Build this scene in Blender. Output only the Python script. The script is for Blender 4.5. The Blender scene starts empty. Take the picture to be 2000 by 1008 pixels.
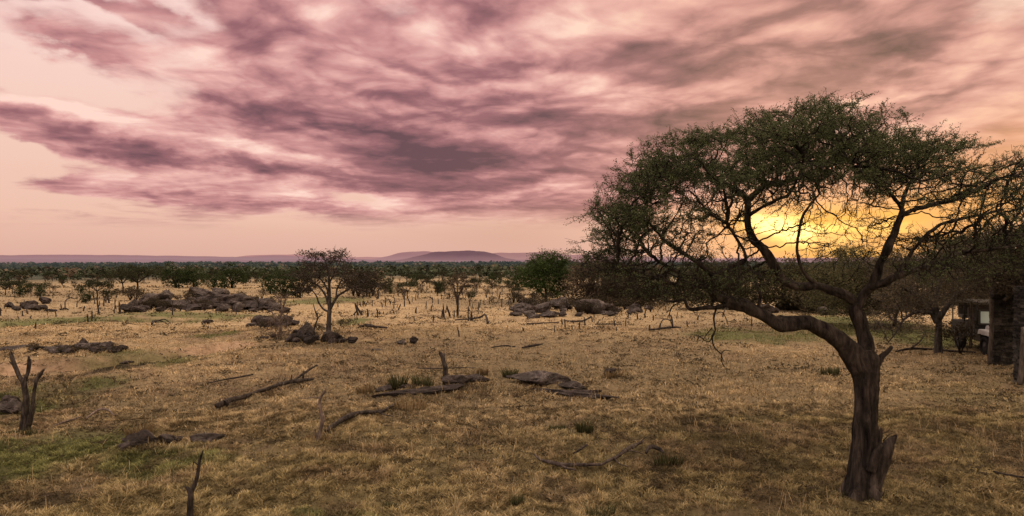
import bpy, bmesh, math, random
import numpy as np
from mathutils import Vector, Matrix, Euler

# ------------------------------------------------------------------ basics
scene = bpy.context.scene
col = scene.collection
R = math.radians
F = 1303.0            # focal length in photo pixels (2000 wide)
CX, CY = 1000.0, 504.0
CAMZ = 5.0            # eye height: the photo is taken from a raised deck
rng = np.random.default_rng(7)
random.seed(7)

def srgb(r, g, b):
    def f(c):
        c /= 255.0
        return c / 12.92 if c <= 0.04045 else ((c + 0.055) / 1.055) ** 2.4
    return (f(r), f(g), f(b), 1.0)

# ------------------------------------------------------------------ noise (numpy)
def _hash(ix, iy, seed):
    h = (ix.astype(np.int64) * 374761393 + iy.astype(np.int64) * 668265263 + seed * 974634721) & 0xFFFFFFFF
    h = ((h ^ (h >> 13)) * 1274126177) & 0xFFFFFFFF
    h = h ^ (h >> 16)
    return (h & 0xFFFFFF) / float(0xFFFFFF)

def vnoise(x, y, seed=0):
    x = np.asarray(x, float); y = np.asarray(y, float)
    ix = np.floor(x); iy = np.floor(y)
    fx = x - ix; fy = y - iy
    fx = fx * fx * fx * (fx * (fx * 6 - 15) + 10); fy = fy * fy * fy * (fy * (fy * 6 - 15) + 10)
    a = _hash(ix, iy, seed); b = _hash(ix + 1, iy, seed)
    c = _hash(ix, iy + 1, seed); d = _hash(ix + 1, iy + 1, seed)
    return (a + (b - a) * fx) * (1 - fy) + (c + (d - c) * fx) * fy

def fbm(x, y, octaves=4, seed=0, gain=0.5):
    s = 0.0; a = 1.0; t = 0.0
    x = np.asarray(x, float); y = np.asarray(y, float)
    for i in range(octaves):
        s = s + a * vnoise(x, y, seed + i * 17); t += a
        x = x * 2.03 + 11.3; y = y * 2.03 - 7.7; a *= gain
    return s / t          # 0..1

def sstep(a, b, x):
    t = np.clip((np.asarray(x, float) - a) / (b - a), 0, 1)
    return t * t * (3 - 2 * t)

# ------------------------------------------------------------------ node helper
class E:
    """one float/vector/colour socket with arithmetic"""
    def __init__(s, nt, sock): s.nt, s.s = nt, sock
    def _m(s, op, o=None, o2=None, clamp=False):
        n = s.nt.nodes.new('ShaderNodeMath'); n.operation = op; n.use_clamp = clamp
        for i, v in enumerate((s, o, o2)):
            if v is None: continue
            if isinstance(v, E): s.nt.links.new(v.s, n.inputs[i])
            else: n.inputs[i].default_value = v
        return E(s.nt, n.outputs[0])
    def __add__(s, o): return s._m('ADD', o)
    __radd__ = __add__
    def __mul__(s, o): return s._m('MULTIPLY', o)
    __rmul__ = __mul__
    def __sub__(s, o): return s._m('SUBTRACT', o)
    def __rsub__(s, o): return (s * -1.0) + o
    def __truediv__(s, o): return s._m('DIVIDE', o)
    def pow(s, o): return s._m('POWER', o)
    def clamp(s): return s._m('ADD', 0.0, clamp=True)
    def smooth(s, a, b, lo=0.0, hi=1.0):
        n = s.nt.nodes.new('ShaderNodeMapRange'); n.interpolation_type = 'SMOOTHSTEP'
        s.nt.links.new(s.s, n.inputs[0])
        n.inputs[1].default_value = a; n.inputs[2].default_value = b
        n.inputs[3].default_value = lo; n.inputs[4].default_value = hi
        return E(s.nt, n.outputs[0])

def comb(nt, x, y, z=0.0):
    n = nt.nodes.new('ShaderNodeCombineXYZ')
    for i, v in enumerate((x, y, z)):
        if isinstance(v, E): nt.links.new(v.s, n.inputs[i])
        else: n.inputs[i].default_value = v
    return E(nt, n.outputs[0])

def noise(nt, vec, scale, detail=4, rough=0.55, dist=0.0, lac=2.0, out=0):
    n = nt.nodes.new('ShaderNodeTexNoise'); n.noise_dimensions = '3D'
    if vec is not None: nt.links.new(vec.s, n.inputs['Vector'])
    n.inputs['Scale'].default_value = scale; n.inputs['Detail'].default_value = detail
    n.inputs['Roughness'].default_value = rough; n.inputs['Distortion'].default_value = dist
    n.inputs['Lacunarity'].default_value = lac
    return E(nt, n.outputs[out])

def mixc(nt, f, a, b, mode='MIX'):
    n = nt.nodes.new('ShaderNodeMix'); n.data_type = 'RGBA'; n.blend_type = mode
    for s_, v in ((n.inputs[0], f), (n.inputs[6], a), (n.inputs[7], b)):
        if isinstance(v, E): nt.links.new(v.s, s_)
        else: s_.default_value = v
    return E(nt, n.outputs[2])

def ramp(nt, f, stops, interp='LINEAR'):
    n = nt.nodes.new('ShaderNodeValToRGB'); nt.links.new(f.s, n.inputs[0])
    n.color_ramp.interpolation = interp
    el = n.color_ramp.elements
    while len(el) < len(stops): el.new(0.5)
    for e, (p, c) in zip(el, stops): e.position = p; e.color = c
    return E(nt, n.outputs[0])

def vmath(nt, op, a, b=None, scale=None):
    n = nt.nodes.new('ShaderNodeVectorMath'); n.operation = op
    nt.links.new(a.s, n.inputs[0])
    if b is not None:
        if isinstance(b, E): nt.links.new(b.s, n.inputs[1])
        else: n.inputs[1].default_value = b
    if scale is not None: n.inputs['Scale'].default_value = scale
    return n

def azel(u, v):
    """photo pixel -> (azimuth, elevation), radians: a direction in the world"""
    x, z = (u - CX) / F, (CY - v) / F
    return math.atan2(x, 1.0), math.atan2(z, math.hypot(x, 1.0))

# ------------------------------------------------------------------ camera
cam = bpy.data.cameras.new('camera'); camo = bpy.data.objects.new('camera', cam); col.objects.link(camo)
cam.sensor_width = 36.0; cam.lens = 36.0 * F / 2000.0
cam.clip_start = 0.1; cam.clip_end = 200000
camo.location = (0, 0, CAMZ); camo.rotation_euler = (R(90), 0, 0)
scene.camera = camo
scene.view_settings.view_transform = 'Standard'; scene.view_settings.look = 'None'
scene.view_settings.exposure = 0; scene.view_settings.gamma = 1

SUN_AZ, SUN_EL = azel(1535, 452)[0], R(4.0)
# ------------------------------------------------------------------ sky
def build_world():
    w = bpy.data.worlds.new('World'); scene.world = w; w.use_nodes = True
    nt = w.node_tree; nt.nodes.clear()
    tc = nt.nodes.new('ShaderNodeTexCoord')
    nrm = E(nt, vmath(nt, 'NORMALIZE', E(nt, tc.outputs['Generated'])).outputs[0])
    sp = nt.nodes.new('ShaderNodeSeparateXYZ'); nt.links.new(nrm.s, sp.inputs[0])
    x, y, z = (E(nt, o) for o in sp.outputs)
    az = x._m('ARCTAN2', y)
    el = z._m('ARCSINE')
    zc = z._m('MAXIMUM', 0.0)
    # cloud-deck coordinates; streets run towards azimuth ~10 deg
    k = (zc + 0.085)
    px_, py_ = x / k, y / k
    ca, sa = math.cos(R(9)), math.sin(R(9))
    along = px_ * sa + py_ * ca
    across = px_ * ca - py_ * sa
    P = comb(nt, across, along * 0.95, 0.0)
    warp = noise(nt, P, 0.9, 3, 0.5, out=1)
    wv = E(nt, vmath(nt, 'SCALE', E(nt, vmath(nt, 'SUBTRACT', warp, (0.5, 0.5, 0.5)).outputs[0]), scale=0.55).outputs[0])
    P2 = E(nt, vmath(nt, 'ADD', P, wv).outputs[0])
    P2 = E(nt, vmath(nt, 'ADD', P2, (3.7, 1.9, 0.4)).outputs[0])
    big = noise(nt, P2, 0.85, 7, 0.55)
    up = E(nt, vmath(nt, 'ADD', P2, (0.0, -0.10, 0.0)).outputs[0])    # a bit higher in the sky
    bigu = noise(nt, up, 0.85, 5, 0.52)
    fine = noise(nt, P2, 2.3, 7, 0.57, 0.5)
    P3 = comb(nt, az * 8.0, (el + az * az * 0.05) * 20.0, 7.0)
    P3 = E(nt, vmath(nt, 'ADD', P3, E(nt, vmath(nt, 'SCALE', warp, scale=1.6).outputs[0])).outputs[0])
    mid = noise(nt, P3, 0.85, 4, 0.5, 0.6)

    # slightly wobbling az/el for the large layout of the deck
    wob = noise(nt, comb(nt, az * 5.0, el * 11.0, 2.0), 1.0, 4, 0.55, out=1)
    wsep = nt.nodes.new('ShaderNodeSeparateXYZ'); nt.links.new(wob.s, wsep.inputs[0])
    wob2 = noise(nt, comb(nt, az * 26.0, el * 50.0, 5.0), 1.0, 4, 0.6, out=1)
    wsep2 = nt.nodes.new('ShaderNodeSeparateXYZ'); nt.links.new(wob2.s, wsep2.inputs[0])
    azw = az + (E(nt, wsep.outputs[0]) - 0.5) * 0.16 + (E(nt, wsep2.outputs[0]) - 0.5) * 0.035
    elw = el + (E(nt, wsep.outputs[1]) - 0.5) * 0.075 + (E(nt, wsep2.outputs[1]) - 0.5) * 0.022
    lay = comb(nt, azw, elw, 0.0)
    lay_raw = comb(nt, az, el, 0.0)
    def blob(u, v, ru, rv, rot, amp, vec=None):
        a, e = azel(u, v)
        m = nt.nodes.new('ShaderNodeMapping'); m.vector_type = 'TEXTURE'
        nt.links.new((vec or lay).s, m.inputs[0])
        m.inputs['Location'].default_value = (a, e, 0)
        m.inputs['Rotation'].default_value = (0, 0, R(rot))
        m.inputs['Scale'].default_value = (ru / F, rv / F, 1)
        ln = E(nt, vmath(nt, 'LENGTH', E(nt, m.outputs[0])).outputs['Value'])
        return ln.smooth(0.0, 1.0, amp, 0.0)
    def total(bl, vec=None):
        # chained so that the shader compiler keeps only one blob alive at a time
        s = None; base = vec or lay
        for b in bl:
            v = base
            if s is not None:
                n = nt.nodes.new('ShaderNodeVectorMath'); n.operation = 'MULTIPLY_ADD'
                nt.links.new(s.s, n.inputs[0]); n.inputs[1].default_value = (1e-7, 1e-7, 0)
                nt.links.new(base.s, n.inputs[2]); v = E(nt, n.outputs[0])
            t = blob(*b, vec=v); s = t if s is None else s + t
        return s
    # where the deck is thick (+) and where it opens (-)
    cover = total([
        (1150, 120, 900, 330, 5, 0.55), (820, 260, 620, 230, -14, 0.36), (330, 285, 470, 75, -10, 0.50), (90, 240, 260, 42, -10, 0.60), (330, 375, 420, 34, -3, 0.42),
        (720, 320, 560, 85, -6, 0.42), (500, 395, 560, 40, -5, 0.30), (1000, 395, 360, 60, 0, 0.28),
        (1700, 130, 520, 190, 12, 0.34), (160, 95, 170, 40, -8, 0.06), (220, 14, 150, 22, -24, 0.34), (110, 88, 130, 24, -12, 0.22), (200, 105, 120, 20, 0, 0.22), (60, 5, 90, 16, 0, 0.30), (300, 30, 60, 24, -30, 0.28),
        (480, 90, 260, 130, -35, 0.26), (640, 60, 240, 160, -20, 0.22), (1500, 260, 420, 130, 8, 0.22), (1250, 330, 420, 110, 6, 0.30),
        (310, 50, 290, 120, -30, -0.24), (60, 60, 200, 120, 0, -0.22), (170, 165, 240, 66, 0, -0.30), (240, 130, 300, 150, -20, 0.16), (20, 330, 140, 70, 0, -0.40),
        (2010, 60, 130, 200, -8, -0.12), (1850, 220, 420, 180, 10, 0.50), (1650, 330, 500, 90, 6, 0.25), (700, 385, 130, 30, 0, -0.18), (1150, 425, 320, 45, 0, -0.15),
    ])
    dark = total([
        # broad bellies
        (820, 305, 560, 100, -6, 0.20), (1010, 290, 500, 150, 0, 0.10), (760, 20, 300, 70, -8, 0.20),
        (1420, 85, 420, 75, 6, 0.22), (1830, 40, 260, 110, 10, 0.24), (1270, 260, 420, 100, 5, 0.12),
        (1600, 150, 500, 80, 10, 0.16), (950, 210, 340, 70, 10, 0.10), (500, 60, 170, 90, -40, 0.16),
        # streaks
        (150, 258, 230, 22, -14, 0.30), (330, 300, 280, 24, -7, 0.34), (560, 335, 260, 20, -8, 0.32), (800, 350, 260, 22, -3, 0.34),
        (480, 215, 240, 18, -16, 0.26), (640, 245, 230, 18, -12, 0.24), (780, 285, 260, 24, -10, 0.30), (950, 310, 230, 28, 2, 0.36),
        (700, 185, 210, 20, -12, 0.20), (860, 150, 180, 22, -18, 0.18), (330, 385, 240, 14, -5, 0.16), (640, 420, 260, 12, -3, 0.14),
        (930, 400, 220, 16, 2, 0.22), (1090, 345, 200, 18, 3, 0.24), (1030, 412, 200, 14, 2, 0.14), (1180, 290, 240, 22, 6, 0.16),
        (1090, 225, 220, 22, 8, 0.18), (1360, 215, 260, 20, 10, 0.20), (1500, 100, 230, 24, 8, 0.26), (1330, 75, 200, 22, 0, 0.20),
        (560, 20, 120, 40, -30, 0.24), (900, 20, 190, 40, 0, 0.18), (1120, 20, 150, 34, 0, 0.14), (1740, 105, 200, 30, 14, 0.20),
        (1830, 175, 200, 22, 16, 0.18), (1060, 130, 200, 26, 10, 0.16),
    ])
    lite = total([
        (240, 120, 330, 130, -20, 0.22),
        (545, 105, 60, 50, 0, 0.50), (660, 30, 120, 60, -10, 0.34), (830, 55, 110, 45, 0, 0.42), (940, 90, 60, 34, -30, 0.40),
        (480, 288, 110, 22, -14, 0.42), (890, 255, 190, 24, -4, 0.30), (640, 258, 200, 14, -10, 0.30), (600, 305, 200, 14, -10, 0.34),
        (1050, 50, 150, 50, 0, 0.26), (1250, 190, 120, 30, 5, 0.40), (1440, 175, 150, 34, 5, 0.44), (1590, 60, 200, 44, 14, 0.30),
        (1240, 20, 160, 40, 0, 0.26), (720, 390, 130, 24, 0, 0.50), (150, 215, 260, 26, -8, 0.42), (1080, 160, 160, 30, -8, 0.30),
        (300, 350, 260, 20, -8, 0.30), (440, 352, 170, 16, -8, 0.25), (1090, 372, 180, 26, 0, 0.34), (560, 385, 140, 16, -4, 0.28),
        (620, 165, 190, 14, -12, 0.24), (760, 215, 180, 14, -12, 0.26), (1010, 100, 120, 20, -20, 0.22), (1690, 200, 220, 22, 14, 0.24),
        (1540, 130, 160, 14, 10, 0.16), (1900, 90, 120, 60, 30, 0.30), (1180, 305, 150, 14, 4, 0.22), (740, 125, 150, 20, -18, 0.20),
        (950, 175, 160, 16, 0, 0.22), (1420, 250, 200, 30, 8, 0.14), (1800, 250, 260, 40, 10, 0.26),
    ])
    dark = dark * 1.35 / (dark * 1.05 + 1.0)
    lump = (noise(nt, P2, 2.9, 4, 0.5, 0.35) - 0.5)._m('ABSOLUTE') * 2.0
    puff = (lump * -1.0 + 0.20) * (el.smooth(0.06, 0.24) * 0.75 + 0.20)
    dens = (big - 0.5) * 1.5 + (fine - 0.5) * 0.45 - puff * 0.25 + cover * 1.35 - 0.08
    above = el.smooth(0.030, 0.075)
    m = dens.smooth(-0.14, 0.22) * above                        # cloud mask
    relief = (big - bigu) * 1.5
    tone = (0.375 + dark * 1.0 - lite * 0.74 + (big - 0.5) * 0.70 + (mid - 0.5) * 0.72 + (fine - 0.5) * 0.72 + puff * 0.75 + relief).clamp()

    clear = ramp(nt, el * 2.6, [(0.0, srgb(221, 174, 158)), (0.14, srgb(234, 190, 170)), (0.45, srgb(242, 202, 186)),
                                (0.8, srgb(247, 212, 203)), (1.0, srgb(250, 218, 208))])
    leftc = ramp(nt, tone, [(0.0, srgb(252, 214, 200)), (0.22, srgb(232, 178, 170)), (0.45, srgb(199, 141, 140)),
                            (0.68, srgb(155, 104, 110)), (1.0, srgb(103, 73, 82))])
    rightc = ramp(nt, tone, [(0.0, srgb(254, 212, 176)), (0.22, srgb(236, 182, 162)), (0.45, srgb(208, 152, 139)),
                             (0.68, srgb(166, 120, 112)), (1.0, srgb(112, 86, 80))])
    rt = (az + el * 0.5).smooth(0.06, 0.60)
    cloud = mixc(nt, rt, leftc, rightc)
    clear = mixc(nt, rt * 0.6, clear, srgb(252, 208, 176))
    sky = mixc(nt, m, clear, cloud)
    # rain haze hanging below the deck
    haze = total([(1010, 455, 330, 75, 0, 0.55), (480, 470, 700, 60, 0, 0.15)], vec=lay_raw)
    sky = mixc(nt, haze, sky, srgb(206, 160, 142))
    # low warm strip and the glow round the hidden sun
    strip = total([(1580, 460, 480, 130, 0, 0.95), (1760, 400, 560, 150, 8, 0.55), (1940, 340, 330, 150, 20, 0.35), (1950, 420, 300, 80, 0, 0.5)])
    sky = mixc(nt, strip * 0.75, sky, srgb(246, 178, 112))
    g2 = total([(1580, 455, 215, 78, 0, 1.1), (1730, 428, 170, 44, 0, 0.40)])
    streak = noise(nt, comb(nt, az * 9.0, el * 62.0, 1.0), 1.0, 5, 0.6, 0.6).smooth(0.34, 0.66)
    sky = mixc(nt, (g2 * (streak * 0.80 + 0.20)).clamp(), sky, srgb(254, 186, 76))
    sun = total([(1525, 447, 80, 50, 0, 1.1), (1560, 464, 130, 26, 0, 0.55), (1660, 438, 110, 16, 0, 0.35)])
    sky = mixc(nt, (sun * (streak * 0.9 + 0.30)).clamp(), sky, (2.3, 1.55, 0.50, 1))
    # the unseen sky above and behind is brightened to light ground and near sides
    hi = z.smooth(0.40, 0.85)
    back = (y * -1.0).smooth(-0.35, 0.5)
    boost = (hi * HI_BOOST + back * el.smooth(0.0, 0.4) * BACK_BOOST) + 1.0
    bc = nt.nodes.new('ShaderNodeVectorMath'); bc.operation = 'SCALE'
    nt.links.new(sky.s, bc.inputs[0]); nt.links.new(boost.s, bc.inputs['Scale'])
    tint = mixc(nt, (hi + back).clamp(), (1, 1, 1, 1), (0.90, 1.0, 1.0, 1))
    skyc = mixc(nt, 1.0, E(nt, bc.outputs[0]), tint, 'MULTIPLY')
    bg = nt.nodes.new('ShaderNodeBackground'); nt.links.new(skyc.s, bg.inputs[0]); bg.inputs[1].default_value = 1.03
    st = nt.nodes.new('ShaderNodeTexSky'); st.sky_type = 'NISHITA'; st.sun_disc = False
    st.sun_elevation = SUN_EL; st.sun_rotation = SUN_AZ
    st.dust_density = 3.0
    bg2 = nt.nodes.new('ShaderNodeBackground'); nt.links.new(st.outputs[0], bg2.inputs[0]); bg2.inputs[1].default_value = 0.006 if NISH is None else NISH
    ad = nt.nodes.new('ShaderNodeAddShader'); nt.links.new(bg.outputs[0], ad.inputs[0]); nt.links.new(bg2.outputs[0], ad.inputs[1])
    o = nt.nodes.new('ShaderNodeOutputWorld'); nt.links.new(ad.outputs[0], o.inputs[0])
    w.cycles.sampling_method = 'MANUAL'; w.cycles.sample_map_resolution = 1024

HI_BOOST, BACK_BOOST, NISH = 1.45, 0.75, 0.004
build_world()
sl = bpy.data.lights.new('sun', 'SUN'); so = bpy.data.objects.new('sun', sl); col.objects.link(so)
sl.energy = 1.2; sl.angle = R(10); sl.color = (1.0, 0.74, 0.48)
sdir = Vector((math.sin(SUN_AZ) * math.cos(SUN_EL), math.cos(SUN_AZ) * math.cos(SUN_EL), math.sin(SUN_EL)))
so.rotation_euler = sdir.to_track_quat('Z', 'Y').to_euler(); so.location = (30, 60, 20)
# ------------------------------------------------------------------ terrain
_LR = np.log([1, 60, 150, 300, 1000, 3000, 8000, 30000, 120000])
_LZ = np.array([0, 0, -0.1, -2.3, -9.5, -23.0, -42.0, -46.0, -46.0])

def seg_dist(x, y, pts):
    d = np.full(np.shape(x), 1e9)
    for (x0, y0), (x1, y1) in zip(pts[:-1], pts[1:]):
        dx, dy = x1 - x0, y1 - y0
        t = np.clip(((x - x0) * dx + (y - y0) * dy) / (dx * dx + dy * dy), 0, 1)
        d = np.minimum(d, np.hypot(x - x0 - t * dx, y - y0 - t * dy))
    return d

def flat(u, v):
    Y = CAMZ * F / (v - CY); return ((u - CX) / F * Y, Y)
GULLY = [flat(-260, 745), flat(0, 722), flat(120, 716), flat(250, 704), flat(370, 690), flat(440, 676)]
GULLY2 = [flat(-200, 652), flat(30, 634), flat(200, 628), flat(420, 622)]

def hgt(x, y, fine=True):
    x = np.asarray(x, float); y = np.asarray(y, float)
    r = np.hypot(x, y) + 1e-6
    z = np.interp(np.log(r), _LR, _LZ)
    k = 1 - sstep(60, 160, r)
    z = z + k * ((fbm(x / 19.0, y / 19.0, 3, 5) - 0.5) * 0.7 + (fbm(x / 5.5, y / 5.5, 3, 9) - 0.5) * 0.34)
    z = z + sstep(200, 900, r) * (fbm(x / 700.0, y / 700.0, 3, 41) - 0.5) * np.minimum(r * 0.006, 60)
    g = seg_dist(x, y, GULLY)
    z = z - 0.55 * (1 - sstep(0.5, 1.7, g + (fbm(x / 1.3, y / 1.3, 2, 77) - 0.5) * 0.9))
    g2 = seg_dist(x, y, GULLY2)
    z = z - 0.35 * (1 - sstep(0.6, 2.6, g2 + (fbm(x / 1.7, y / 1.7, 2, 78) - 0.5) * 1.6))
    if fine:
        k2 = 1 - sstep(28, 75, r)
        z = z + k2 * ((fbm(x / 0.9, y / 0.9, 3, 21) - 0.5) * 0.24 + (fbm(x / 0.30, y / 0.30, 2, 33) - 0.5) * 0.13)
    return z

_YS = np.geomspace(7, 20000, 5000)
def G(u, v):
    """where the ray through a photo pixel meets the ground"""
    x = (u - CX) / F * _YS
    d = (CAMZ - (v - CY) / F * _YS) - hgt(x, _YS, False)
    i = int(np.argmax(d < 0)) if (d < 0).any() else len(_YS) - 1
    t = d[i - 1] / (d[i - 1] - d[i]) if i else 0
    Y = _YS[i - 1] + t * (_YS[i] - _YS[i - 1])
    X = (u - CX) / F * Y
    return Vector((X, Y, float(hgt(X, Y, False))))

def at(u, v, Y):
    return Vector(((u - CX) / F * Y, Y, CAMZ - (v - CY) / F * Y))

# ------------------------------------------------------------------ object helpers
def tag(o, label=None, cat=None, group=None, kind=None):
    if label: o['label'] = label
    if cat: o['category'] = cat
    if group: o['group'] = group
    if kind: o['kind'] = kind
    return o

def empty(name, loc, label=None, cat=None, group=None, rz=0.0):
    o = bpy.data.objects.new(name, None); col.objects.link(o)
    o.location = loc; o.rotation_euler = (0, 0, rz); o.empty_display_size = 0.2
    return tag(o, label, cat, group)

def mesh_np(name, V, faces, mat, parent=None, colors=None, smooth=False, origin=None):
    """faces: list of int arrays (each n x k)"""
    V = np.asarray(V, np.float32)
    org = None
    if origin is not None:
        org = np.array(origin, np.float32); V = V - org
    me = bpy.data.meshes.new(name)
    faces = [np.asarray(f, np.int32) for f in faces if len(f)]
    me.vertices.add(len(V)); me.vertices.foreach_set('co', V.ravel())
    nl = sum(f.size for f in faces); npoly = sum(len(f) for f in faces)
    me.loops.add(nl); me.polygons.add(npoly)
    me.loops.foreach_set('vertex_index', np.concatenate([f.ravel() for f in faces]))
    tot = np.concatenate([np.full(len(f), f.shape[1], np.int32) for f in faces])
    st = np.concatenate([[0], np.cumsum(tot)[:-1]]).astype(np.int32)
    me.polygons.foreach_set('loop_start', st)
    me.polygons.foreach_set('use_smooth', np.full(npoly, smooth, bool))
    if colors is not None:
        a = me.color_attributes.new('Col', 'FLOAT_COLOR', 'POINT')
        c = np.ones((len(V), 4), np.float32); c[:, :np.shape(colors)[1]] = colors
        a.data.foreach_set('color', c.ravel())
    me.update(calc_edges=True); me.validate()
    if mat: me.materials.append(mat)
    o = bpy.data.objects.new(name, me); col.objects.link(o)
    if org is not None and parent is None: o.location = Vector(origin)
    if parent is not None: o.parent = parent
    return o

class MB:
    """collects pieces into one mesh"""
    def __init__(s): s.V, s.Q, s.T, s.C, s.n = [], [], [], [], 0
    def add(s, V, Q=None, T=None, C=None):
        V = np.asarray(V, float)
        if Q is not None and len(Q): s.Q.append(np.asarray(Q) + s.n)
        if T is not None and len(T): s.T.append(np.asarray(T) + s.n)
        s.V.append(V); s.n += len(V)
        s.C.append(np.ones((len(V), 3)) if C is None else np.broadcast_to(np.asarray(C, float), (len(V), 3)))
    def build(s, name, mat, parent=None, smooth=True, origin=None):
        f = []
        if s.Q: f.append(np.concatenate(s.Q))
        if s.T: f.append(np.concatenate(s.T))
        V = np.concatenate(s.V)
        if origin is not None and parent is not None: V = V - np.array(origin); origin = None
        return mesh_np(name, V, f, mat, parent, np.concatenate(s.C), smooth, origin)
    def box(s, c, size, rz=0.0, tilt=(0, 0), C=None, bev=0.0):
        hx, hy, hz = [d / 2 for d in size]
        v = np.array([[x, y, z] for x in (-hx, hx) for y in (-hy, hy) for z in (-hz, hz)])
        m = np.array(Euler((tilt[0], tilt[1], rz)).to_matrix())
        s.add(v @ m.T + np.array(c), [[0, 1, 3, 2], [4, 6, 7, 5], [0, 4, 5, 1], [2, 3, 7, 6], [0, 2, 6, 4], [1, 5, 7, 3]], C=C)
    def tube(s, P, r, sides=8, rough=0.0, seed=0, cap=True, C=None, flatten=None):
        V, Q, T = tube(P, r, sides, rough, seed, cap)
        s.add(V, Q, T, C)

def smooth_path(P, r, n):
    """Catmull-Rom resample"""
    P = np.asarray(P, float); r = np.asarray(r, float)
    if len(P) < 3: 
        t = np.linspace(0, 1, max(n, 2))[:, None]
        return P[0] + (P[-1] - P[0]) * t, r[0] + (r[-1] - r[0]) * t[:, 0]
    A = np.vstack([2 * P[0] - P[1], P, 2 * P[-1] - P[-2]])
    out, rr = [], []
    m = max(1, n // (len(P) - 1))
    for i in range(len(P) - 1):
        p0, p1, p2, p3 = A[i], A[i + 1], A[i + 2], A[i + 3]
        for k in range(m):
            t = k / m
            out.append(0.5 * ((2 * p1) + (-p0 + p2) * t + (2 * p0 - 5 * p1 + 4 * p2 - p3) * t * t + (-p0 + 3 * p1 - 3 * p2 + p3) * t ** 3))
            rr.append(r[i] + (r[i + 1] - r[i]) * t)
    out.append(P[-1]); rr.append(r[-1])
    return np.array(out), np.array(rr)

def tube(P, r, sides=8, rough=0.0, seed=0, cap=True):
    P = np.asarray(P, float); n = len(P)
    r = np.broadcast_to(np.asarray(r, float), (n,))
    T = np.gradient(P, axis=0); T /= np.linalg.norm(T, axis=1)[:, None] + 1e-9
    ref = np.array([0.31, 0.87, 0.11]) if abs(T[0][2]) > 0.8 else np.array([0.0, 0.0, 1.0])
    N = np.zeros_like(P); a = ref - T[0] * (ref @ T[0]); a /= np.linalg.norm(a) + 1e-9
    for i in range(n):
        a = a - T[i] * (a @ T[i]); a = a / (np.linalg.norm(a) + 1e-9); N[i] = a
    B = np.cross(T, N)
    ang = np.linspace(0, 2 * np.pi, sides, endpoint=False)
    rr = r[:, None] * np.ones(sides)
    if rough:
        L = np.concatenate([[0], np.cumsum(np.linalg.norm(np.diff(P, axis=0), axis=1))])
        sc = max(float(r.max()), 1e-4)
        rr = rr * (1 + rough * 2 * (fbm(np.cos(ang)[None, :] * 2.2 + L[:, None] / sc * 0.25 + 9, np.sin(ang)[None, :] * 2.2 + seed * 3.1 + L[:, None] / sc * 0.12, 3, seed) - 0.5))
    V = P[:, None, :] + rr[:, :, None] * (np.cos(ang)[None, :, None] * N[:, None, :] + np.sin(ang)[None, :, None] * B[:, None, :])
    V = V.reshape(-1, 3)
    i = np.arange(n - 1)[:, None] * sides; j = np.arange(sides)[None, :]; j2 = (j + 1) % sides
    Q = np.stack([i + j, i + j2, i + sides + j2, i + sides + j], -1).reshape(-1, 4)
    Tt = []
    if cap:
        V = np.vstack([V, P[0], P[-1] + T[-1] * r[-1] * 0.5])
        k = np.arange(sides); k2 = (k + 1) % sides
        Tt = np.vstack([np.stack([k2, k, np.full(sides, n * sides)], 1),
                        np.stack([(n - 1) * sides + k, (n - 1) * sides + k2, np.full(sides, n * sides + 1)], 1)])
    return V, Q, Tt

# ------------------------------------------------------------------ materials
def new_mat(name):
    m = bpy.data.materials.new(name); m.use_nodes = True
    nt = m.node_tree; b = nt.nodes['Principled BSDF']
    b.inputs['Roughness'].default_value = 0.95
    b.inputs['Specular IOR Level'].default_value = 0.12
    return m, nt, b

def attr(nt, name='Col'):
    n = nt.nodes.new('ShaderNodeAttribute'); n.attribute_name = name
    return E(nt, n.outputs['Color'])

def objco(nt):
    n = nt.nodes.new('ShaderNodeTexCoord'); return E(nt, n.outputs['Object'])

def geo_pos(nt):
    n = nt.nodes.new('ShaderNodeNewGeometry'); return E(nt, n.outputs['Position'])

def bump(nt, b, h, strength, dist):
    n = nt.nodes.new('ShaderNodeBump'); n.inputs['Strength'].default_value = strength
    n.inputs['Distance'].default_value = dist
    nt.links.new(h.s, n.inputs['Height']); nt.links.new(n.outputs[0], b.inputs['Normal'])

def mat_bark(name, dark, light, scale=6.0, stretch=0.25):
    m, nt, b = new_mat(name)
    co = objco(nt)
    mp = nt.nodes.new('ShaderNodeMapping'); nt.links.new(co.s, mp.inputs[0]); mp.inputs['Scale'].default_value = (1, 1, stretch)
    v = E(nt, mp.outputs[0])
    n1 = noise(nt, v, scale, 6, 0.65, 0.4); n2 = noise(nt, co, scale * 0.25, 3, 0.5)
    c = ramp(nt, n1 * 0.7 + n2 * 0.3, [(0.38, dark), (0.50, tuple(0.62 * a + 0.38 * d for a, d in zip(dark, light))), (0.63, light)])
    c = mixc(nt, 1.0, c, attr(nt), 'MULTIPLY')
    nt.links.new(c.s, b.inputs['Base Color'])
    bump(nt, b, n1, 1.0, 0.07)
    return m

def mat_leaf(name, trans=0.2):
    m, nt, b = new_mat(name)
    c = attr(nt)
    oi = nt.nodes.new('ShaderNodeObjectInfo')
    k = E(nt, oi.outputs['Random']) * 0.35 + 0.82
    sc = nt.nodes.new('ShaderNodeVectorMath'); sc.operation = 'SCALE'
    nt.links.new(c.s, sc.inputs[0]); nt.links.new(k.s, sc.inputs['Scale'])
    d = nt.nodes.new('ShaderNodeBsdfDiffuse'); nt.links.new(sc.outputs[0], d.inputs[0])
    t = nt.nodes.new('ShaderNodeBsdfTranslucent'); nt.links.new(sc.outputs[0], t.inputs[0])
    mx = nt.nodes.new('ShaderNodeMixShader'); mx.inputs[0].default_value = trans
    nt.links.new(d.outputs[0], mx.inputs[1]); nt.links.new(t.outputs[0], mx.inputs[2])
    nt.links.new(mx.outputs[0], nt.nodes['Material Output'].inputs[0])
    return m

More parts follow.
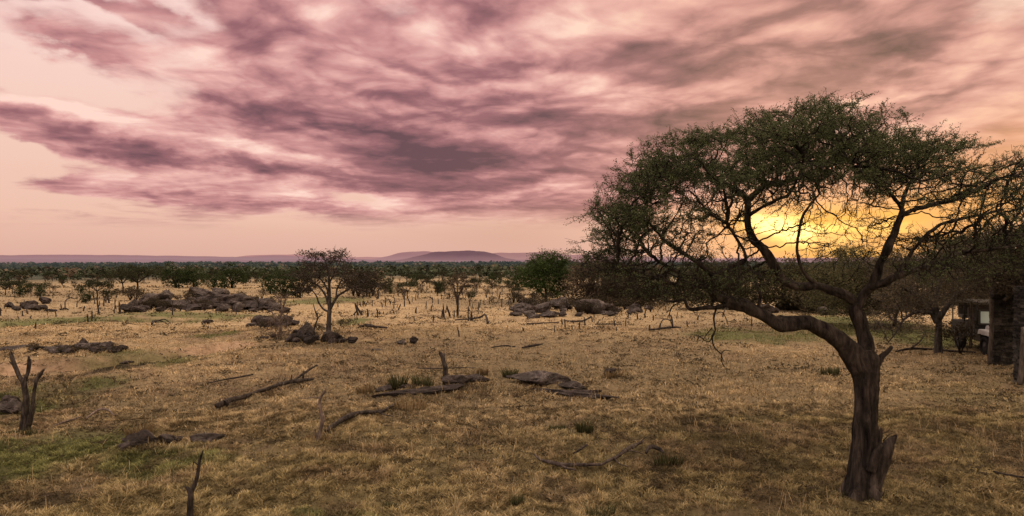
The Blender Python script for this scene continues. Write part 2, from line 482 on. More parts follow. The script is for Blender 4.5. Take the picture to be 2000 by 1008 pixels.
def mat_rock(name, dark, mid, light):
    m, nt, b = new_mat(name)
    p = geo_pos(nt)
    n1 = noise(nt, p, 1.3, 7, 0.65, 0.3); n2 = noise(nt, p, 4.5, 7, 0.7, 0.5)
    c = ramp(nt, n1 * 0.65 + n2 * 0.35, [(0.34, dark), (0.5, mid), (0.66, light)])
    c = mixc(nt, 1.0, c, attr(nt), 'MULTIPLY')
    nt.links.new(c.s, b.inputs['Base Color']); bump(nt, b, n2 * 0.9 + n1, 1.0, 0.45)
    return m

M = {}
M['bark'] = mat_bark('acacia_bark', (0.007, 0.0056, 0.0046, 1), (0.078, 0.063, 0.050, 1), 8)
M['twig'] = mat_bark('twig_bark', (0.010, 0.008, 0.0065, 1), (0.036, 0.029, 0.022, 1), 9)
M['grey_bark'] = mat_bark('grey_bark', (0.026, 0.022, 0.019, 1), (0.105, 0.09, 0.076, 1), 9)
M['dead'] = mat_bark('charred_wood', (0.009, 0.0075, 0.0065, 1), (0.082, 0.067, 0.055, 1), 14)
M['deadgrey'] = mat_bark('weathered_wood', (0.05, 0.038, 0.032, 1), (0.27, 0.21, 0.17, 1), 14)
M['deadbrown'] = mat_bark('brown_dead_wood', (0.022, 0.017, 0.014, 1), (0.125, 0.100, 0.082, 1), 14)
M['leaf'] = mat_leaf('acacia_leaf', 0.34)
M['rock'] = mat_rock('granite', (0.020, 0.0165, 0.0150, 1), (0.080, 0.067, 0.058, 1), (0.22, 0.185, 0.162, 1))
M['darkrock'] = mat_rock('dark_granite', (0.016, 0.0135, 0.0125, 1), (0.055, 0.045, 0.039, 1), (0.14, 0.115, 0.100, 1))

# ------------------------------------------------------------------ trees
def colonize(pos, par, attractors, step, infl, kill, iters=90, jitter=0.25, grav=0.0):
    """space colonisation: grows a branch skeleton towards the attraction points"""
    P = [np.array(p, float) for p in pos]; par = list(par)
    A = np.asarray(attractors, float)
    alive = np.ones(len(A), bool)
    best = np.full(len(A), 1e9); bi = np.zeros(len(A), int)
    def relax(i0):
        nonlocal best, bi
        N = np.array(P[i0:])
        for s in range(0, len(N), 400):
            d = np.linalg.norm(A[:, None, :] - N[None, s:s + 400, :], axis=2)
            k = d.argmin(1); dm = d[np.arange(len(A)), k]
            u = dm < best
            best[u] = dm[u]; bi[u] = k[u] + i0 + s
    relax(0)
    r2 = np.random.default_rng(len(A))
    grown = set()
    for it in range(iters):
        alive &= best > kill
        idx = np.nonzero(alive & (best < infl))[0]
        if len(idx) == 0: break
        i0 = len(P)
        dirs = {}
        for a in idx:
            n = bi[a]
            d = (A[a] - P[n]); d = d / (np.linalg.norm(d) + 1e-9)
            dirs[n] = dirs.get(n, 0) + d
        new = 0
        for n, d in dirs.items():
            d = d / (np.linalg.norm(d) + 1e-9) + r2.normal(0, jitter, 3); d[2] += grav
            d = d / np.linalg.norm(d)
            q = P[n] + d * step
            key = (n, tuple(np.round(q / (step * 0.5)).astype(int)))
            if key in grown: continue
            grown.add(key)
            P.append(q); par.append(n); new += 1
        if not new: break
        relax(i0)
    return np.array(P), np.array(par)

def radii(P, par, r0, p=2.3, fixed=None):
    n = len(P); acc = np.zeros(n); kids = np.zeros(n, int)
    for i in range(n - 1, 0, -1):
        v = acc[i] if acc[i] > 0 else r0 ** p
        acc[i] = v
        if par[i] >= 0: acc[par[i]] += v; kids[par[i]] += 1
    r = np.where(acc > 0, acc, r0 ** p) ** (1 / p)
    if fixed is not None:
        for i, f in fixed.items(): r[i] = f
    return r, kids

def branch_tubes(mb, P, par, r, start, big=0.03, C=None, rough=0.12):
    """tubes along the chains of nodes >= start"""
    n = len(P); child = [[] for _ in range(n)]
    for i in range(n):
        if par[i] >= 0: child[par[i]].append(i)
    for i in range(start, n):
        p = par[i]
        first = p < start or (child[p] and max(child[p], key=lambda c: r[c]) != i)
        if not first: continue
        ch = ([p] if p >= 0 else []) + [i]; j = i
        while child[j]:
            j = max(child[j], key=lambda c: r[c]); ch.append(j)
        rr = r[ch].copy(); rr[0] = min(rr[0], rr[1] * 1.25)
        rr[-1] *= 0.5
        sides = 8 if rr.max() > big else (5 if rr.max() > big * 0.4 else 4)
        V, Q, T = tube(P[ch], rr, sides, rough if rr.max() > big else 0, i, cap=False)
        mb.add(V, Q, None, C)

def leaf_quads(pts, n_each, spread, size, color, rg, up=0.5, vary=0.35, aspect=0.33, flatten=0.6, axis=None):
    """many small leaf faces round anchor points"""
    pts = np.repeat(np.asarray(pts, float), n_each, axis=0); n = len(pts)
    off = rg.normal(0, 1, (n, 3)) * np.array([1, 1, flatten]) * spread
    c = pts + off
    d = rg.normal(0, 1, (n, 3)); d[:, 2] = d[:, 2] * 0.6 + up * 0.3
    d += off / (spread + 1e-9) * 0.6
    d /= np.linalg.norm(d, axis=1)[:, None] + 1e-9
    s = rg.normal(0, 1, (n, 3)); s -= d * (s * d).sum(1)[:, None]; s /= np.linalg.norm(s, axis=1)[:, None] + 1e-9
    L = size * rg.uniform(0.6, 1.35, n)[:, None]; W = L * aspect
    V = np.stack([c - d * L / 2, c + s * W / 2, c + d * L / 2, c - s * W / 2], 1).reshape(-1, 3)
    Q = np.arange(n * 4).reshape(-1, 4)
    k = rg.uniform(1 - vary, 1 + vary, n)[:, None] * np.asarray(color, float)
    return V, Q, np.repeat(k, 4, axis=0)

def in_poly(u, v, poly):
    c = np.zeros(len(u), bool); n = len(poly)
    for i in range(n):
        (x0, y0), (x1, y1) = poly[i], poly[(i + 1) % n]
        hit = ((y0 > v) != (y1 > v)) & (u < (x1 - x0) * (v - y0) / (y1 - y0 + 1e-12) + x0)
        c ^= hit
    return c

def sample_poly(poly, n, rg):
    p = np.array(poly, float); lo, hi = p.min(0), p.max(0); U, Vv = [], []
    while len(U) < n:
        u = rg.uniform(lo[0], hi[0], n * 3); v = rg.uniform(lo[1], hi[1], n * 3)
        k = in_poly(u, v, poly); U += list(u[k]); Vv += list(v[k])
    return np.array(U[:n]), np.array(Vv[:n])
# ------------------------------------------------------------------ the ground: one sheet out to the horizon
DRY = np.array([0.370, 0.276, 0.152]); DRY2 = np.array([0.262, 0.200, 0.112])
OLIVE = np.array([0.215, 0.172, 0.082]); GREEN = np.array([0.105, 0.110, 0.040])
DIRT = np.array([0.21, 0.145, 0.09]); DARK = np.array([0.085, 0.065, 0.042])
GREENSPOTS = [(300, 699, 120, 14), (150, 718, 110, 6), (215, 706, 90, 6), (90, 770, 110, 40), (60, 880, 170, 60), (420, 655, 55, 9), (110, 630, 170, 7), (380, 614, 170, 6), (690, 628, 40, 8),
              (1690, 640, 160, 22), (1480, 655, 130, 14), (640, 585, 90, 8), (330, 890, 140, 30), (1800, 660, 120, 18), (660, 1004, 90, 12), (240, 625, 240, 5)]
GS = []
for (u, v, ru, rv) in GREENSPOTS:
    c = flat(u, v); GS.append((c[0], c[1], ru / F * c[1], abs(flat(u, v - rv)[1] - c[1])))

GLINE = [flat(-200, 766), flat(0, 752), flat(120, 738), flat(240, 717), flat(330, 701), flat(395, 686)]
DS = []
for (u, v, ru, rv, k_) in [(90, 965, 130, 26, .55), (1420, 850, 110, 45, .45), (1280, 900, 60, 20, .4), (310, 880, 110, 16, .4), (800, 775, 130, 16, .4), (1880, 840, 160, 60, .25), (930, 760, 60, 10, .4), (50, 655, 60, 8, .3), (1000, 590, 300, 10, .2), (620, 675, 130, 8, .4)]:  # the spots beside the acacia are its canopy shade, painted into the ground
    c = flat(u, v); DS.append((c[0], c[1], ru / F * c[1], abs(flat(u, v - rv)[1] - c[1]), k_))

def ground_color(x, y):
    r = np.hypot(x, y)
    n1 = fbm(x / 6.0, y / 6.0, 4, 101); n2 = fbm(x / 1.1, y / 1.1, 3, 102); n3 = fbm(x / 20.0, y / 11.0, 3, 103)
    near = 1 - sstep(13, 34, y + (n1 - 0.5) * 20 + np.clip(-x, 0, 30) * 0.30 - np.clip(x, 0, 12) * 0.35)
    c = DRY2 + (DRY - DRY2) * sstep(0.3, 0.7, n3)[..., None]
    ol = np.clip(near * (0.35 + 1.1 * sstep(0.35, 0.62, n1)) * 0.95, 0, 1)
    c = c + (OLIVE - c) * ol[..., None]
    g = np.zeros_like(x)
    for (gx, gy, rx, ry) in GS:
        d = np.hypot((x - gx) / rx, (y - gy) / ry) + (n2 - 0.5) * 0.7
        g = np.maximum(g, 1 - sstep(0.45, 1.15, d))
    c = c + (GREEN * 1.25 - c) * (g * 0.88)[..., None]
    gd = seg_dist(x, y, GULLY)
    k = (1 - sstep(1.3, 2.0, gd + (n2 - .5) * .8))[..., None]
    c = c + (DIRT * 2.1 - c) * (k * 0.9)
    c = c + (GREEN * 1.1 - c) * (g * 0.7)[..., None]
    gl = seg_dist(x, y, GLINE)
    c = c * (1 - 0.8 * (1 - sstep(0.2, 0.75, gl + (n2 - .5) * .4)))[..., None]
    g2 = seg_dist(x, y, GULLY2)
    c = c * (1 - 0.55 * (1 - sstep(0.5, 1.8, g2 + (n2 - .5) * 1.6)))[..., None]
    # brown patches, dark grass and soil spots, painted shade near the acacia
    k = sstep(0.52, 0.68, n2 * 0.6 + n1 * 0.4)[..., None]
    c = c + (DIRT * 0.8 - c) * (k * 0.5)
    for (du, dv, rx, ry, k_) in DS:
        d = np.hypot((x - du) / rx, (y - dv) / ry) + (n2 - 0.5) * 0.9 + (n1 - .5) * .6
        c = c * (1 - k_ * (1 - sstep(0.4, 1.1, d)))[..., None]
    # bushland plain beyond the savanna
    fr = sstep(135, 300, r + (n3 - 0.5) * 150)[..., None]
    nf = fbm(x / 130.0, y / 260.0, 4, 107)
    wood = np.array([0.040, 0.047, 0.030]) + (np.array([0.13, 0.105, 0.06]) - np.array([0.040, 0.047, 0.030])) * sstep(0.50, 0.72, nf)[..., None] * (1 - 0.7 * sstep(300, 1500, r))[..., None]
    c = c + (wood - c) * fr
    return c

def build_ground():
    rr = np.concatenate([np.geomspace(4.0, 11, 40)[:-1], np.geomspace(11, 60, 470)[:-1], np.geomspace(60, 300, 120)[:-1], np.geomspace(300, 90000, 90)])
    fine = np.linspace(R(-46), R(46), 640)
    aa = np.concatenate([fine, np.linspace(R(46), R(314), 56)[1:-1]])
    A, RR = np.meshgrid(aa, rr)
    X, Y = np.sin(A) * RR, np.cos(A) * RR
    Z = hgt(X, Y)
    n, m = X.shape
    V = np.stack([X, Y, Z], -1).reshape(-1, 3)
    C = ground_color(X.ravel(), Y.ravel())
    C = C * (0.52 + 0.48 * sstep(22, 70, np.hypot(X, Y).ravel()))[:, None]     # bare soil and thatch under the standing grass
    i = np.arange(n - 1)[:, None] * m; j = np.arange(m)[None, :]; j2 = (j + 1) % m
    Q = np.stack([i + j, i + m + j, i + m + j2, i + j2], -1).reshape(-1, 4)[:, ::-1]
    V = np.vstack([V, [0, 0, 0]]); C = np.vstack([C, DRY2[None]])
    T = np.stack([np.arange(m), (np.arange(m) + 1) % m, np.full(m, n * m)], 1)[:, ::-1]
    mt, nt, b = new_mat('savanna_ground')
    p = geo_pos(nt)
    f1 = noise(nt, p, 7.0, 6, 0.7, 0.5); f2 = noise(nt, p, 1.6, 4, 0.6, 0.8)
    k = ramp(nt, f1 * 0.55 + f2 * 0.45, [(0.34, (0.30, 0.28, 0.25, 1)), (0.47, (0.82, 0.82, 0.80, 1)), (0.60, (1.1, 1.1, 1.1, 1)), (0.78, (1.32, 1.28, 1.2, 1))])
    # distance of the point from the middle of the place decides the wash of air over it
    ln = E(nt, vmath(nt, 'LENGTH', p).outputs['Value'])
    far = ln.smooth(60, 260)
    k = mixc(nt, far * 0.75, k, (1, 1, 1, 1))
    c = mixc(nt, 1.0, attr(nt), k, 'MULTIPLY')
    nt.links.new(c.s, b.inputs['Base Color']); bump(nt, b, f1 + f2, 0.6, 0.05)
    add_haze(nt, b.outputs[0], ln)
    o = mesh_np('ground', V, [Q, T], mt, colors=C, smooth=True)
    tag(o, kind='structure')

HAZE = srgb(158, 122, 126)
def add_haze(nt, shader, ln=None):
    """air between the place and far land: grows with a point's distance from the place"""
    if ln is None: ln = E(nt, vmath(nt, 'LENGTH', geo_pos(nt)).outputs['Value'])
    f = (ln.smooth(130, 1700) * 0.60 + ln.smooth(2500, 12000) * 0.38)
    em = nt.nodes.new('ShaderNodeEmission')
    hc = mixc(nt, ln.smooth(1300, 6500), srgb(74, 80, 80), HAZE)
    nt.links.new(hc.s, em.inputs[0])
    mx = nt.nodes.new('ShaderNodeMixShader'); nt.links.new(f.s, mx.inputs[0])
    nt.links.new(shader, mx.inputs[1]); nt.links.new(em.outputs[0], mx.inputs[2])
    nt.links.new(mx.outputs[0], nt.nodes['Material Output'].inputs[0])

build_ground()

def hill(name, prof, Y, depth, colr, seed):
    """a ridge: silhouette in photo pixels, stands Y metres out and slopes away to both sides"""
    m, nt, b = new_mat(name + '_land')
    n1 = noise(nt, geo_pos(nt), 0.004, 5, 0.6)
    c = ramp(nt, n1, [(0.35, (0.06, 0.05, 0.04, 1)), (0.7, (0.16, 0.12, 0.09, 1))])
    nt.links.new(c.s, b.inputs['Base Color'])
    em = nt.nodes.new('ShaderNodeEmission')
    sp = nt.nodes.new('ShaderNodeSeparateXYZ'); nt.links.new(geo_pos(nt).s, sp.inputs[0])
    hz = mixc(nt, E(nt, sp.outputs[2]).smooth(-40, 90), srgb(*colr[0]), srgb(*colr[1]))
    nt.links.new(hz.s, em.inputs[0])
    mx = nt.nodes.new('ShaderNodeMixShader'); mx.inputs[0].default_value = 0.86  # air haze over the ridge, mixed in as emission
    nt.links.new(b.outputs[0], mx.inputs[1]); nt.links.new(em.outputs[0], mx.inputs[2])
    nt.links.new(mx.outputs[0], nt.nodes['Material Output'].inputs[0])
    us = np.array([p[0] for p in prof], float); vs = np.array([p[1] for p in prof], float)
    u = np.linspace(us[0], us[-1], 160); v = np.interp(u, us, vs)
    w = np.hanning(9); w /= w.sum(); v = np.convolve(np.pad(v, 4, 'edge'), w, 'valid')
    env = np.clip(np.minimum((u - us[0]), (us[-1] - u)) / 40.0, 0, 1)
    v = v + (fbm(u / 23.0, u * 0 + seed, 4, seed) - 0.5) * 3.0 * env
    X = (u - CX) / F * Y; Zt = CAMZ - (v - CY) / F * Y
    base = -48.0
    rows = []
    for t in np.linspace(-1, 1, 13):
        k = (1 - t * t) ** 1.5
        yy = Y + t * depth + 0 * X
        wob = (fbm(X / 900.0, X * 0 + t * 3 + seed, 3, seed + 5) - 0.5) * 2 * (1 - abs(t)) * abs(t) * 3
        zz = base + (Zt - base) * np.clip(k * (1 + 0.35 * wob), 0, 1.0)
        rows.append(np.stack([X, yy, zz], -1))
    V = np.array(rows); n, mm = V.shape[:2]
    i = np.arange(n - 1)[:, None] * mm; j = np.arange(mm - 1)[None, :]
    Q = np.stack([i + j, i + j + 1, i + mm + j + 1, i + mm + j], -1).reshape(-1, 4)
    o = mesh_np(name, V.reshape(-1, 3), [Q], m, smooth=True, origin=(float(X.mean()), Y, base))
    tag(o, kind='structure')

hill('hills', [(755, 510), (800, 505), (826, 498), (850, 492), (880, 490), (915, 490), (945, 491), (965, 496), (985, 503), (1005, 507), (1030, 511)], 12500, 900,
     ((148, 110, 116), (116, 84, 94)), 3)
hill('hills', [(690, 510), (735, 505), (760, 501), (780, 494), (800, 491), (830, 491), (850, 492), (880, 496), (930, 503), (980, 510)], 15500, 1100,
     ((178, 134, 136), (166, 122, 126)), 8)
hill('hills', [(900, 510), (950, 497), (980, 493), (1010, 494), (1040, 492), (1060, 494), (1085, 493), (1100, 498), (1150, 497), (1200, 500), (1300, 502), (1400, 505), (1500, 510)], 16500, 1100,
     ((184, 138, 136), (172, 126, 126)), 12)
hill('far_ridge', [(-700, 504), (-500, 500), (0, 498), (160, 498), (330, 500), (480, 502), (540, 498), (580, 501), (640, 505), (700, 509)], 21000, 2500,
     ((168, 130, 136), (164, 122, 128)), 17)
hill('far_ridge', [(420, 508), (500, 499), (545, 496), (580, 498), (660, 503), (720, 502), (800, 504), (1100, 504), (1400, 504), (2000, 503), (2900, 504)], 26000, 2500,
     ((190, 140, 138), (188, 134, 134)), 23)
# ------------------------------------------------------------------ dry grass (nobody could count it)
def build_grass():
    rg = np.random.default_rng(11)
    def field(n, y0, y1, power, hmin, hmax, w, name, keep, lean=0.9):
        # positions in world metres, thinner with distance
        yy = y0 + (y1 - y0) * rg.random(n) ** power
        xx = (rg.random(n) * 2 - 1) * (yy * 0.84 + 1.5)
        dn = fbm(xx / 0.55, yy / 0.55, 3, 61) * 0.6 + fbm(xx / 3.1, yy / 3.1, 3, 62) * 0.4
        ok = (rg.random(n) < sstep(keep, keep + 0.22, dn)) & (seg_dist(xx, yy, GULLY) + rg.random(n) * .7 > 1.8)
        xx, yy = xx[ok], yy[ok]; n = len(xx)
        zz = hgt(xx, yy)
        cl = fbm(xx / 0.27, yy / 0.27, 3, 68) * .65 + fbm(xx / 0.9, yy / 0.9, 2, 69) * .35
        c = ground_color(xx, yy) * (0.34 + 1.10 * sstep(0.33, 0.66, cl))[:, None]  # tuft tone varies; shadowy gaps between tufts are painted into the blades
        # matted dry grass: blades of one tuft lean the same way
        la = fbm(xx / 0.33, yy / 0.33, 2, 63) * 4 * np.pi + rg.normal(0, 0.8, n)
        tall = fbm(xx / 1.6, yy / 1.6, 3, 64)
        H = rg.uniform(hmin, hmax, n) * (0.35 + 1.2 * tall) * (0.6 + 0.8 * sstep(.35, .65, cl))
        ln = lean * rg.uniform(0.5, 1.9, n)
        dx, dy = np.cos(la), np.sin(la)
        base = np.stack([xx, yy, zz - 0.015], -1)
        tip = base + np.stack([dx * H * ln, dy * H * ln, H * 0.85], -1)
        midp = base * 0.45 + tip * 0.55 + np.stack([0 * H, 0 * H, H * 0.16], -1)
        th = la + np.pi / 2 + rg.normal(0, 0.5, n)
        s = np.stack([np.cos(th), np.sin(th), 0 * th], -1) * (w * rg.uniform(0.6, 1.5, n))[:, None]
        V = np.stack([base - s, base + s, midp + s * 0.7, midp - s * 0.7, tip], 1).reshape(-1, 3)
        k = np.arange(n)[:, None] * 5
        Q = k + np.array([[0, 1, 2, 3]]); T = k + np.array([[3, 2, 4]])
        b = rg.uniform(0.62, 1.38, n)[:, None]
        mixk = rg.random(n)[:, None]
        cc = c * b
        cc = np.where(mixk < 0.13, cc * np.array([0.45, 0.45, 0.45]), cc)          # dead dark stalks
        cc = np.where(mixk > 0.90, cc * 1.25 + np.array([0.03, 0.022, 0.01]), cc)
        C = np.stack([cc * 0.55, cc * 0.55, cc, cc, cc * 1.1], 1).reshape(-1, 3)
        return V, Q, T, C
    m, nt, b = new_mat('dry_grass')
    d = nt.nodes.new('ShaderNodeBsdfDiffuse'); t = nt.nodes.new('ShaderNodeBsdfTranslucent')
    a = attr(nt); nt.links.new(a.s, d.inputs[0]); nt.links.new(a.s, t.inputs[0])
    mx = nt.nodes.new('ShaderNodeMixShader'); mx.inputs[0].default_value = 0.25
    nt.links.new(d.outputs[0], mx.inputs[1]); nt.links.new(t.outputs[0], mx.inputs[2])
    nt.links.new(mx.outputs[0], nt.nodes['Material Output'].inputs[0])
    mb = MB()
    for args in ((620000, 9.5, 23, 1.25, 0.045, 0.115, 0.0075, 'a', 0.14), (330000, 20, 50, 1.2, 0.045, 0.12, 0.012, 'b', 0.20),
                 (120000, 44, 125, 1.1, 0.06, 0.16, 0.03, 'c', 0.36)):
        V, Q, T, C = field(*args); mb.add(V, Q, T, C)
    # taller seed stalks here and there
    n = 9000; yy = 10 + 42 * rg.random(n) ** 1.3; xx = (rg.random(n) * 2 - 1) * (yy * .84 + 1.5)
    ok = rg.random(n) < sstep(.50, .66, fbm(xx / 1.7, yy / 1.7, 3, 91)); xx, yy = xx[ok], yy[ok]; n = len(xx)
    zz = hgt(xx, yy); H = rg.uniform(.16, .40, n); la = rg.uniform(0, 6.28, n); ln = rg.uniform(.1, .8, n)
    base = np.stack([xx, yy, zz - .02], -1); tip = base + np.stack([np.cos(la) * H * ln, np.sin(la) * H * ln, H], -1); mid = base * .4 + tip * .6 + np.stack([0 * H, 0 * H, H * .12], -1)
    s = np.stack([np.ones(n), 0 * H, 0 * H], -1) * (.0045 * np.clip(yy / 18, .8, 2.5))[:, None]
    V = np.stack([base - s, base + s, mid + s, mid - s, tip], 1).reshape(-1, 3); k = np.arange(n)[:, None] * 5
    c = np.where(rg.random((n, 1)) < .35, np.array([[.10, .075, .042]]), np.array([[.40, .30, .165]])) * rg.uniform(.7, 1.3, (n, 1))
    mb.add(V, k + np.array([[0, 1, 2, 3]]), k + np.array([[3, 2, 4]]), np.repeat(c, 5, 0))
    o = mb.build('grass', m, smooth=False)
    tag(o, 'dry matted straw grass covering the whole savanna', 'grass', kind='stuff')

    # scattered dark litter, low dead weeds and dung on the straw: specks too many to count
    n = 8500
    yy = 14 * (150 / 14.0) ** rg.random(n); xx = (rg.random(n) * 2 - 1) * yy * 0.82
    ok = fbm(xx / (yy * 0.12), yy / (yy * 0.12) + np.log(yy) * 9, 3, 66) > 0.47
    xx, yy = xx[ok], yy[ok]; zz = hgt(xx, yy)
    pts = np.stack([xx, yy, zz + 0.03], -1)
    V = []; C = []
    for (q, sz) in zip(pts, 0.05 + 0.004 * yy * rg.uniform(0.3, 1.4, len(yy))):
        k = int(rg.integers(7, 20))
        v, _, c = leaf_quads([q], k, sz * 0.9, sz * 0.9, (0.062, 0.050, 0.031), rg, up=1.2, flatten=0.25, aspect=0.3)
        V.append(v); C.append(c)
    V = np.concatenate(V); C = np.concatenate(C)
    o = mesh_np('ground_litter', V, [np.arange(len(V)).reshape(-1, 4)], M['leaf'], colors=C)
    tag(o, 'dark specks of dead weeds and litter strewn over the straw', 'litter', kind='stuff')
build_grass()
# ------------------------------------------------------------------ the big acacia
def main_tree():
    rg = np.random.default_rng(3)
    b0 = G(1685, 965); Y0 = b0.y; S = Y0 / F
    root = empty('acacia_tree', b0, 'big spreading umbrella acacia with dark twisted trunk in front of the setting sun', 'tree')
    org = np.array(b0)
    def P3(u, v, d=0.0): return np.array(at(u, v, Y0 + d))

    # --- trunk: broad, furrowed, hollow near the foot
    prof = [(1683, 985, 40), (1683, 966, 35), (1684, 940, 30.5), (1685, 905, 28), (1688, 870, 27), (1689, 830, 26), (1691, 790, 25), (1692, 750, 26), (1690, 722, 29), (1687, 698, 31), (1683, 682, 24)]
    Pp, rp = smooth_path([P3(u, v) for u, v, r in prof], [r * S * 0.88 for u, v, r in prof], 130)
    sides = 56; n = len(Pp)
    ang = np.linspace(0, 2 * np.pi, sides, endpoint=False)
    h = (Pp[:, 2] - Pp[0, 2])[:, None]
    ca, sa = np.cos(ang)[None, :], np.sin(ang)[None, :]
    tw = ang[None, :] + h * 0.35
    ridge = fbm(np.cos(tw) * 4.2 + 5, np.sin(tw) * 4.2 + h * 0.55, 4, 5) - 0.5
    fineb = fbm(np.cos(tw) * 11 + 5, np.sin(tw) * 11 + h * 3.0, 3, 6) - 0.5
    lump = fbm(ca * 1.2 + 3, sa * 1.2 + h * 1.1, 3, 8) - 0.5
    rr = rp[:, None] * (1 + 0.42 * ridge + 0.24 * fineb + 0.26 * lump)
    flare = np.clip(1 - h / 0.8, 0, 1) ** 2
    rr = rr * (1 + flare * 0.45 * (0.5 + np.sin(tw * 5 + 1)))
    # hollow: deep vertical slots on the side that faces the viewer (-y)
    for (a0, wv, z0, z1, dp) in ((-1.95, 0.17, 0.75, 1.95, 0.34), (-1.45, 0.12, 0.5, 1.55, 0.22), (-1.08, 0.16, 0.35, 1.75, 0.26), (-2.3, 0.12, 0.5, 1.5, 0.18), (-0.75, 0.12, 1.2, 2.6, 0.12)):
        da = (ang[None, :] - a0 + np.pi) % (2 * np.pi) - np.pi + 0.08 * np.sin(h * 4 + a0 * 3)
        rr = rr * (1 - dp * np.exp(-(da / wv) ** 2) * sstep(z0, z0 + 0.35, h) * (1 - sstep(z1 - 0.4, z1, h)))
    V = np.stack([Pp[:, 0:1] + rr * ca, Pp[:, 1:2] + rr * sa, Pp[:, 2:3] + 0 * rr], -1).reshape(-1, 3) - org
    i = np.arange(n - 1)[:, None] * sides; j = np.arange(sides)[None, :]; j2 = (j + 1) % sides
    Q = np.stack([i + j, i + j2, i + sides + j2, i + sides + j], -1).reshape(-1, 4)
    V = np.vstack([V, Pp[-1] - org]); k = np.arange(sides)
    T = np.stack([(n - 1) * sides + k, (n - 1) * sides + (k + 1) % sides, np.full(sides, n * sides)], 1)
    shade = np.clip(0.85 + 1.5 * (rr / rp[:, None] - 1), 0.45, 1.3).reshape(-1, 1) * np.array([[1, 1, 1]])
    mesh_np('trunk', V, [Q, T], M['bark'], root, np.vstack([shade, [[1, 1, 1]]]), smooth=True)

    # --- broken slab standing off the foot on the right
    mb = MB()
    for (p, r) in (([(1700, 950, -.1), (1713, 915, -.12), (1728, 880, -.14), (1742, 860, -.15), (1751, 850, -.15)], [15, 14, 11, 7, 2]),
                   ([(1704, 955, -.05), (1722, 912, -.02), (1735, 885, 0), (1744, 868, 0)], [14, 12, 9, 3]),
                   ([(1700, 920, -.2), (1712, 886, -.22), (1722, 868, -.22)], [9, 7, 2]),
                   ([(1716, 880, -.1), (1720, 858, -.1), (1721, 836, -.1)], [4, 3, 2.4])):
        q, rr_ = smooth_path([P3(u, v, d * 1.6) for u, v, d in p], np.array(r) * S, 24)
        mb.tube(q, rr_, 12, 0.35, 3)
    for pp in ([(1721, 848), (1731, 844), (1738, 838)], [(1724, 862), (1735, 850), (1742, 846)]):
        mb.tube([P3(u, v, -.12) for u, v in pp], [1.2 * S, 0.9 * S, 0.5 * S], 5)
    mb.build('broken_stub', M['bark'], root, origin=org)

    # --- limbs drawn along the photograph's own (pixel, pixel, depth offset m, radius px)
    L = {}
    L['a'] = [(1690, 735, 0, 20), (1664, 690, -.05, 21), (1640, 664, -.1, 19), (1610, 645, -.15, 17.5), (1578, 629, -.2, 16.5), (1545, 630, -.25, 15.5), (1515, 629, -.3, 14.5), (1488, 615, -.35, 13.5), (1455, 599, -.4, 12), (1425, 589, -.4, 11)]
    L['a1'] = [(1425, 589, -.4, 11), (1402, 581, -.45, 10.5), (1388, 566, -.5, 10), (1387, 550, -.55, 9), (1402, 535, -.6, 7)]
    L['a2'] = [(1488, 612, -.35, 8), (1462, 592, -.3, 7.5), (1436, 586, -.2, 7), (1405, 572, 0, 5), (1370, 548, .2, 4.5), (1330, 535, .35, 4), (1290, 510, .5, 3.4)]
    L['b'] = [(1688, 720, 0, 20), (1690, 675, .05, 17), (1681, 640, .1, 14), (1672, 610, .1, 12.5), (1671, 592, .1, 12)]
    L['b1'] = [(1671, 592, .1, 11), (1650, 578, .1, 10.5), (1622, 568, .15, 10), (1590, 559, .2, 10), (1558, 560, .25, 9.5), (1530, 545, .3, 9.5), (1508, 512, .35, 9), (1486, 486, .4, 9), (1468, 462, .45, 8.5), (1462, 430, .5, 7.5), (1462, 392, .55, 7)]
    L['b1l'] = [(1462, 392, .55, 6.5), (1447, 378, .5, 6), (1421, 362, .4, 5), (1395, 345, .3, 4), (1370, 318, .2, 3.2), (1350, 296, .1, 2.4)]
    L['b1r'] = [(1462, 392, .55, 6.5), (1480, 374, .6, 6), (1505, 360, .65, 5.5), (1535, 354, .7, 5), (1568, 345, .8, 4.5), (1610, 320, 1, 3.6), (1650, 290, 1.2, 3), (1690, 262, 1.4, 2.2)]
    L['b1u'] = [(1463, 420, .5, 4.5), (1490, 405, .2, 4), (1518, 390, -.2, 3.6), (1545, 375, -.7, 3), (1563, 330, -1.2, 2.6), (1570, 300, -1.5, 2.2)]
    L['c'] = [(1600, 560, .2, 4.5), (1572, 535, .1, 4), (1562, 510, 0, 3.8), (1558, 470, -.1, 3.4), (1566, 424, -.2, 3.2), (1580, 405, -.3, 2.6), (1600, 380, -.5, 2.2)]
    L['d'] = [(1672, 605, .1, 10), (1688, 576, 0, 9.5), (1704, 556, -.1, 9.5), (1718, 520, -.2, 9), (1733, 478, -.3, 8.5), (1747, 450, -.35, 8), (1757, 426, -.4, 7), (1761, 408, -.4, 6)]
    L['d1'] = [(1761, 408, -.4, 5), (1752, 392, -.5, 4.5), (1735, 372, -.7, 4), (1700, 345, -1.0, 3.2), (1660, 320, -1.3, 2.6), (1630, 290, -1.5, 2)]
    L['d2'] = [(1750, 440, -.35, 6), (1765, 420, -.3, 5.5), (1791, 407, -.1, 5.2), (1830, 398, .1, 5), (1870, 386, .3, 4.6), (1912, 366, .5, 4), (1955, 350, .7, 3.2), (2000, 338, .9, 2.6), (2060, 325, 1.0, 2)]
    L['d3'] = [(1761, 408, -.4, 4.5), (1768, 380, -.3, 4), (1778, 355, -.1, 3.6), (1795, 330, .2, 3), (1815, 300, .5, 2.2)]
    L['e'] = [(1700, 562, -.1, 8), (1728, 551, -.3, 8), (1760, 536, -.5, 7), (1800, 522, -.7, 6), (1850, 505, -.8, 5), (1905, 490, -.9, 4), (1970, 480, -1, 3), (2040, 470, -1, 2.2)]
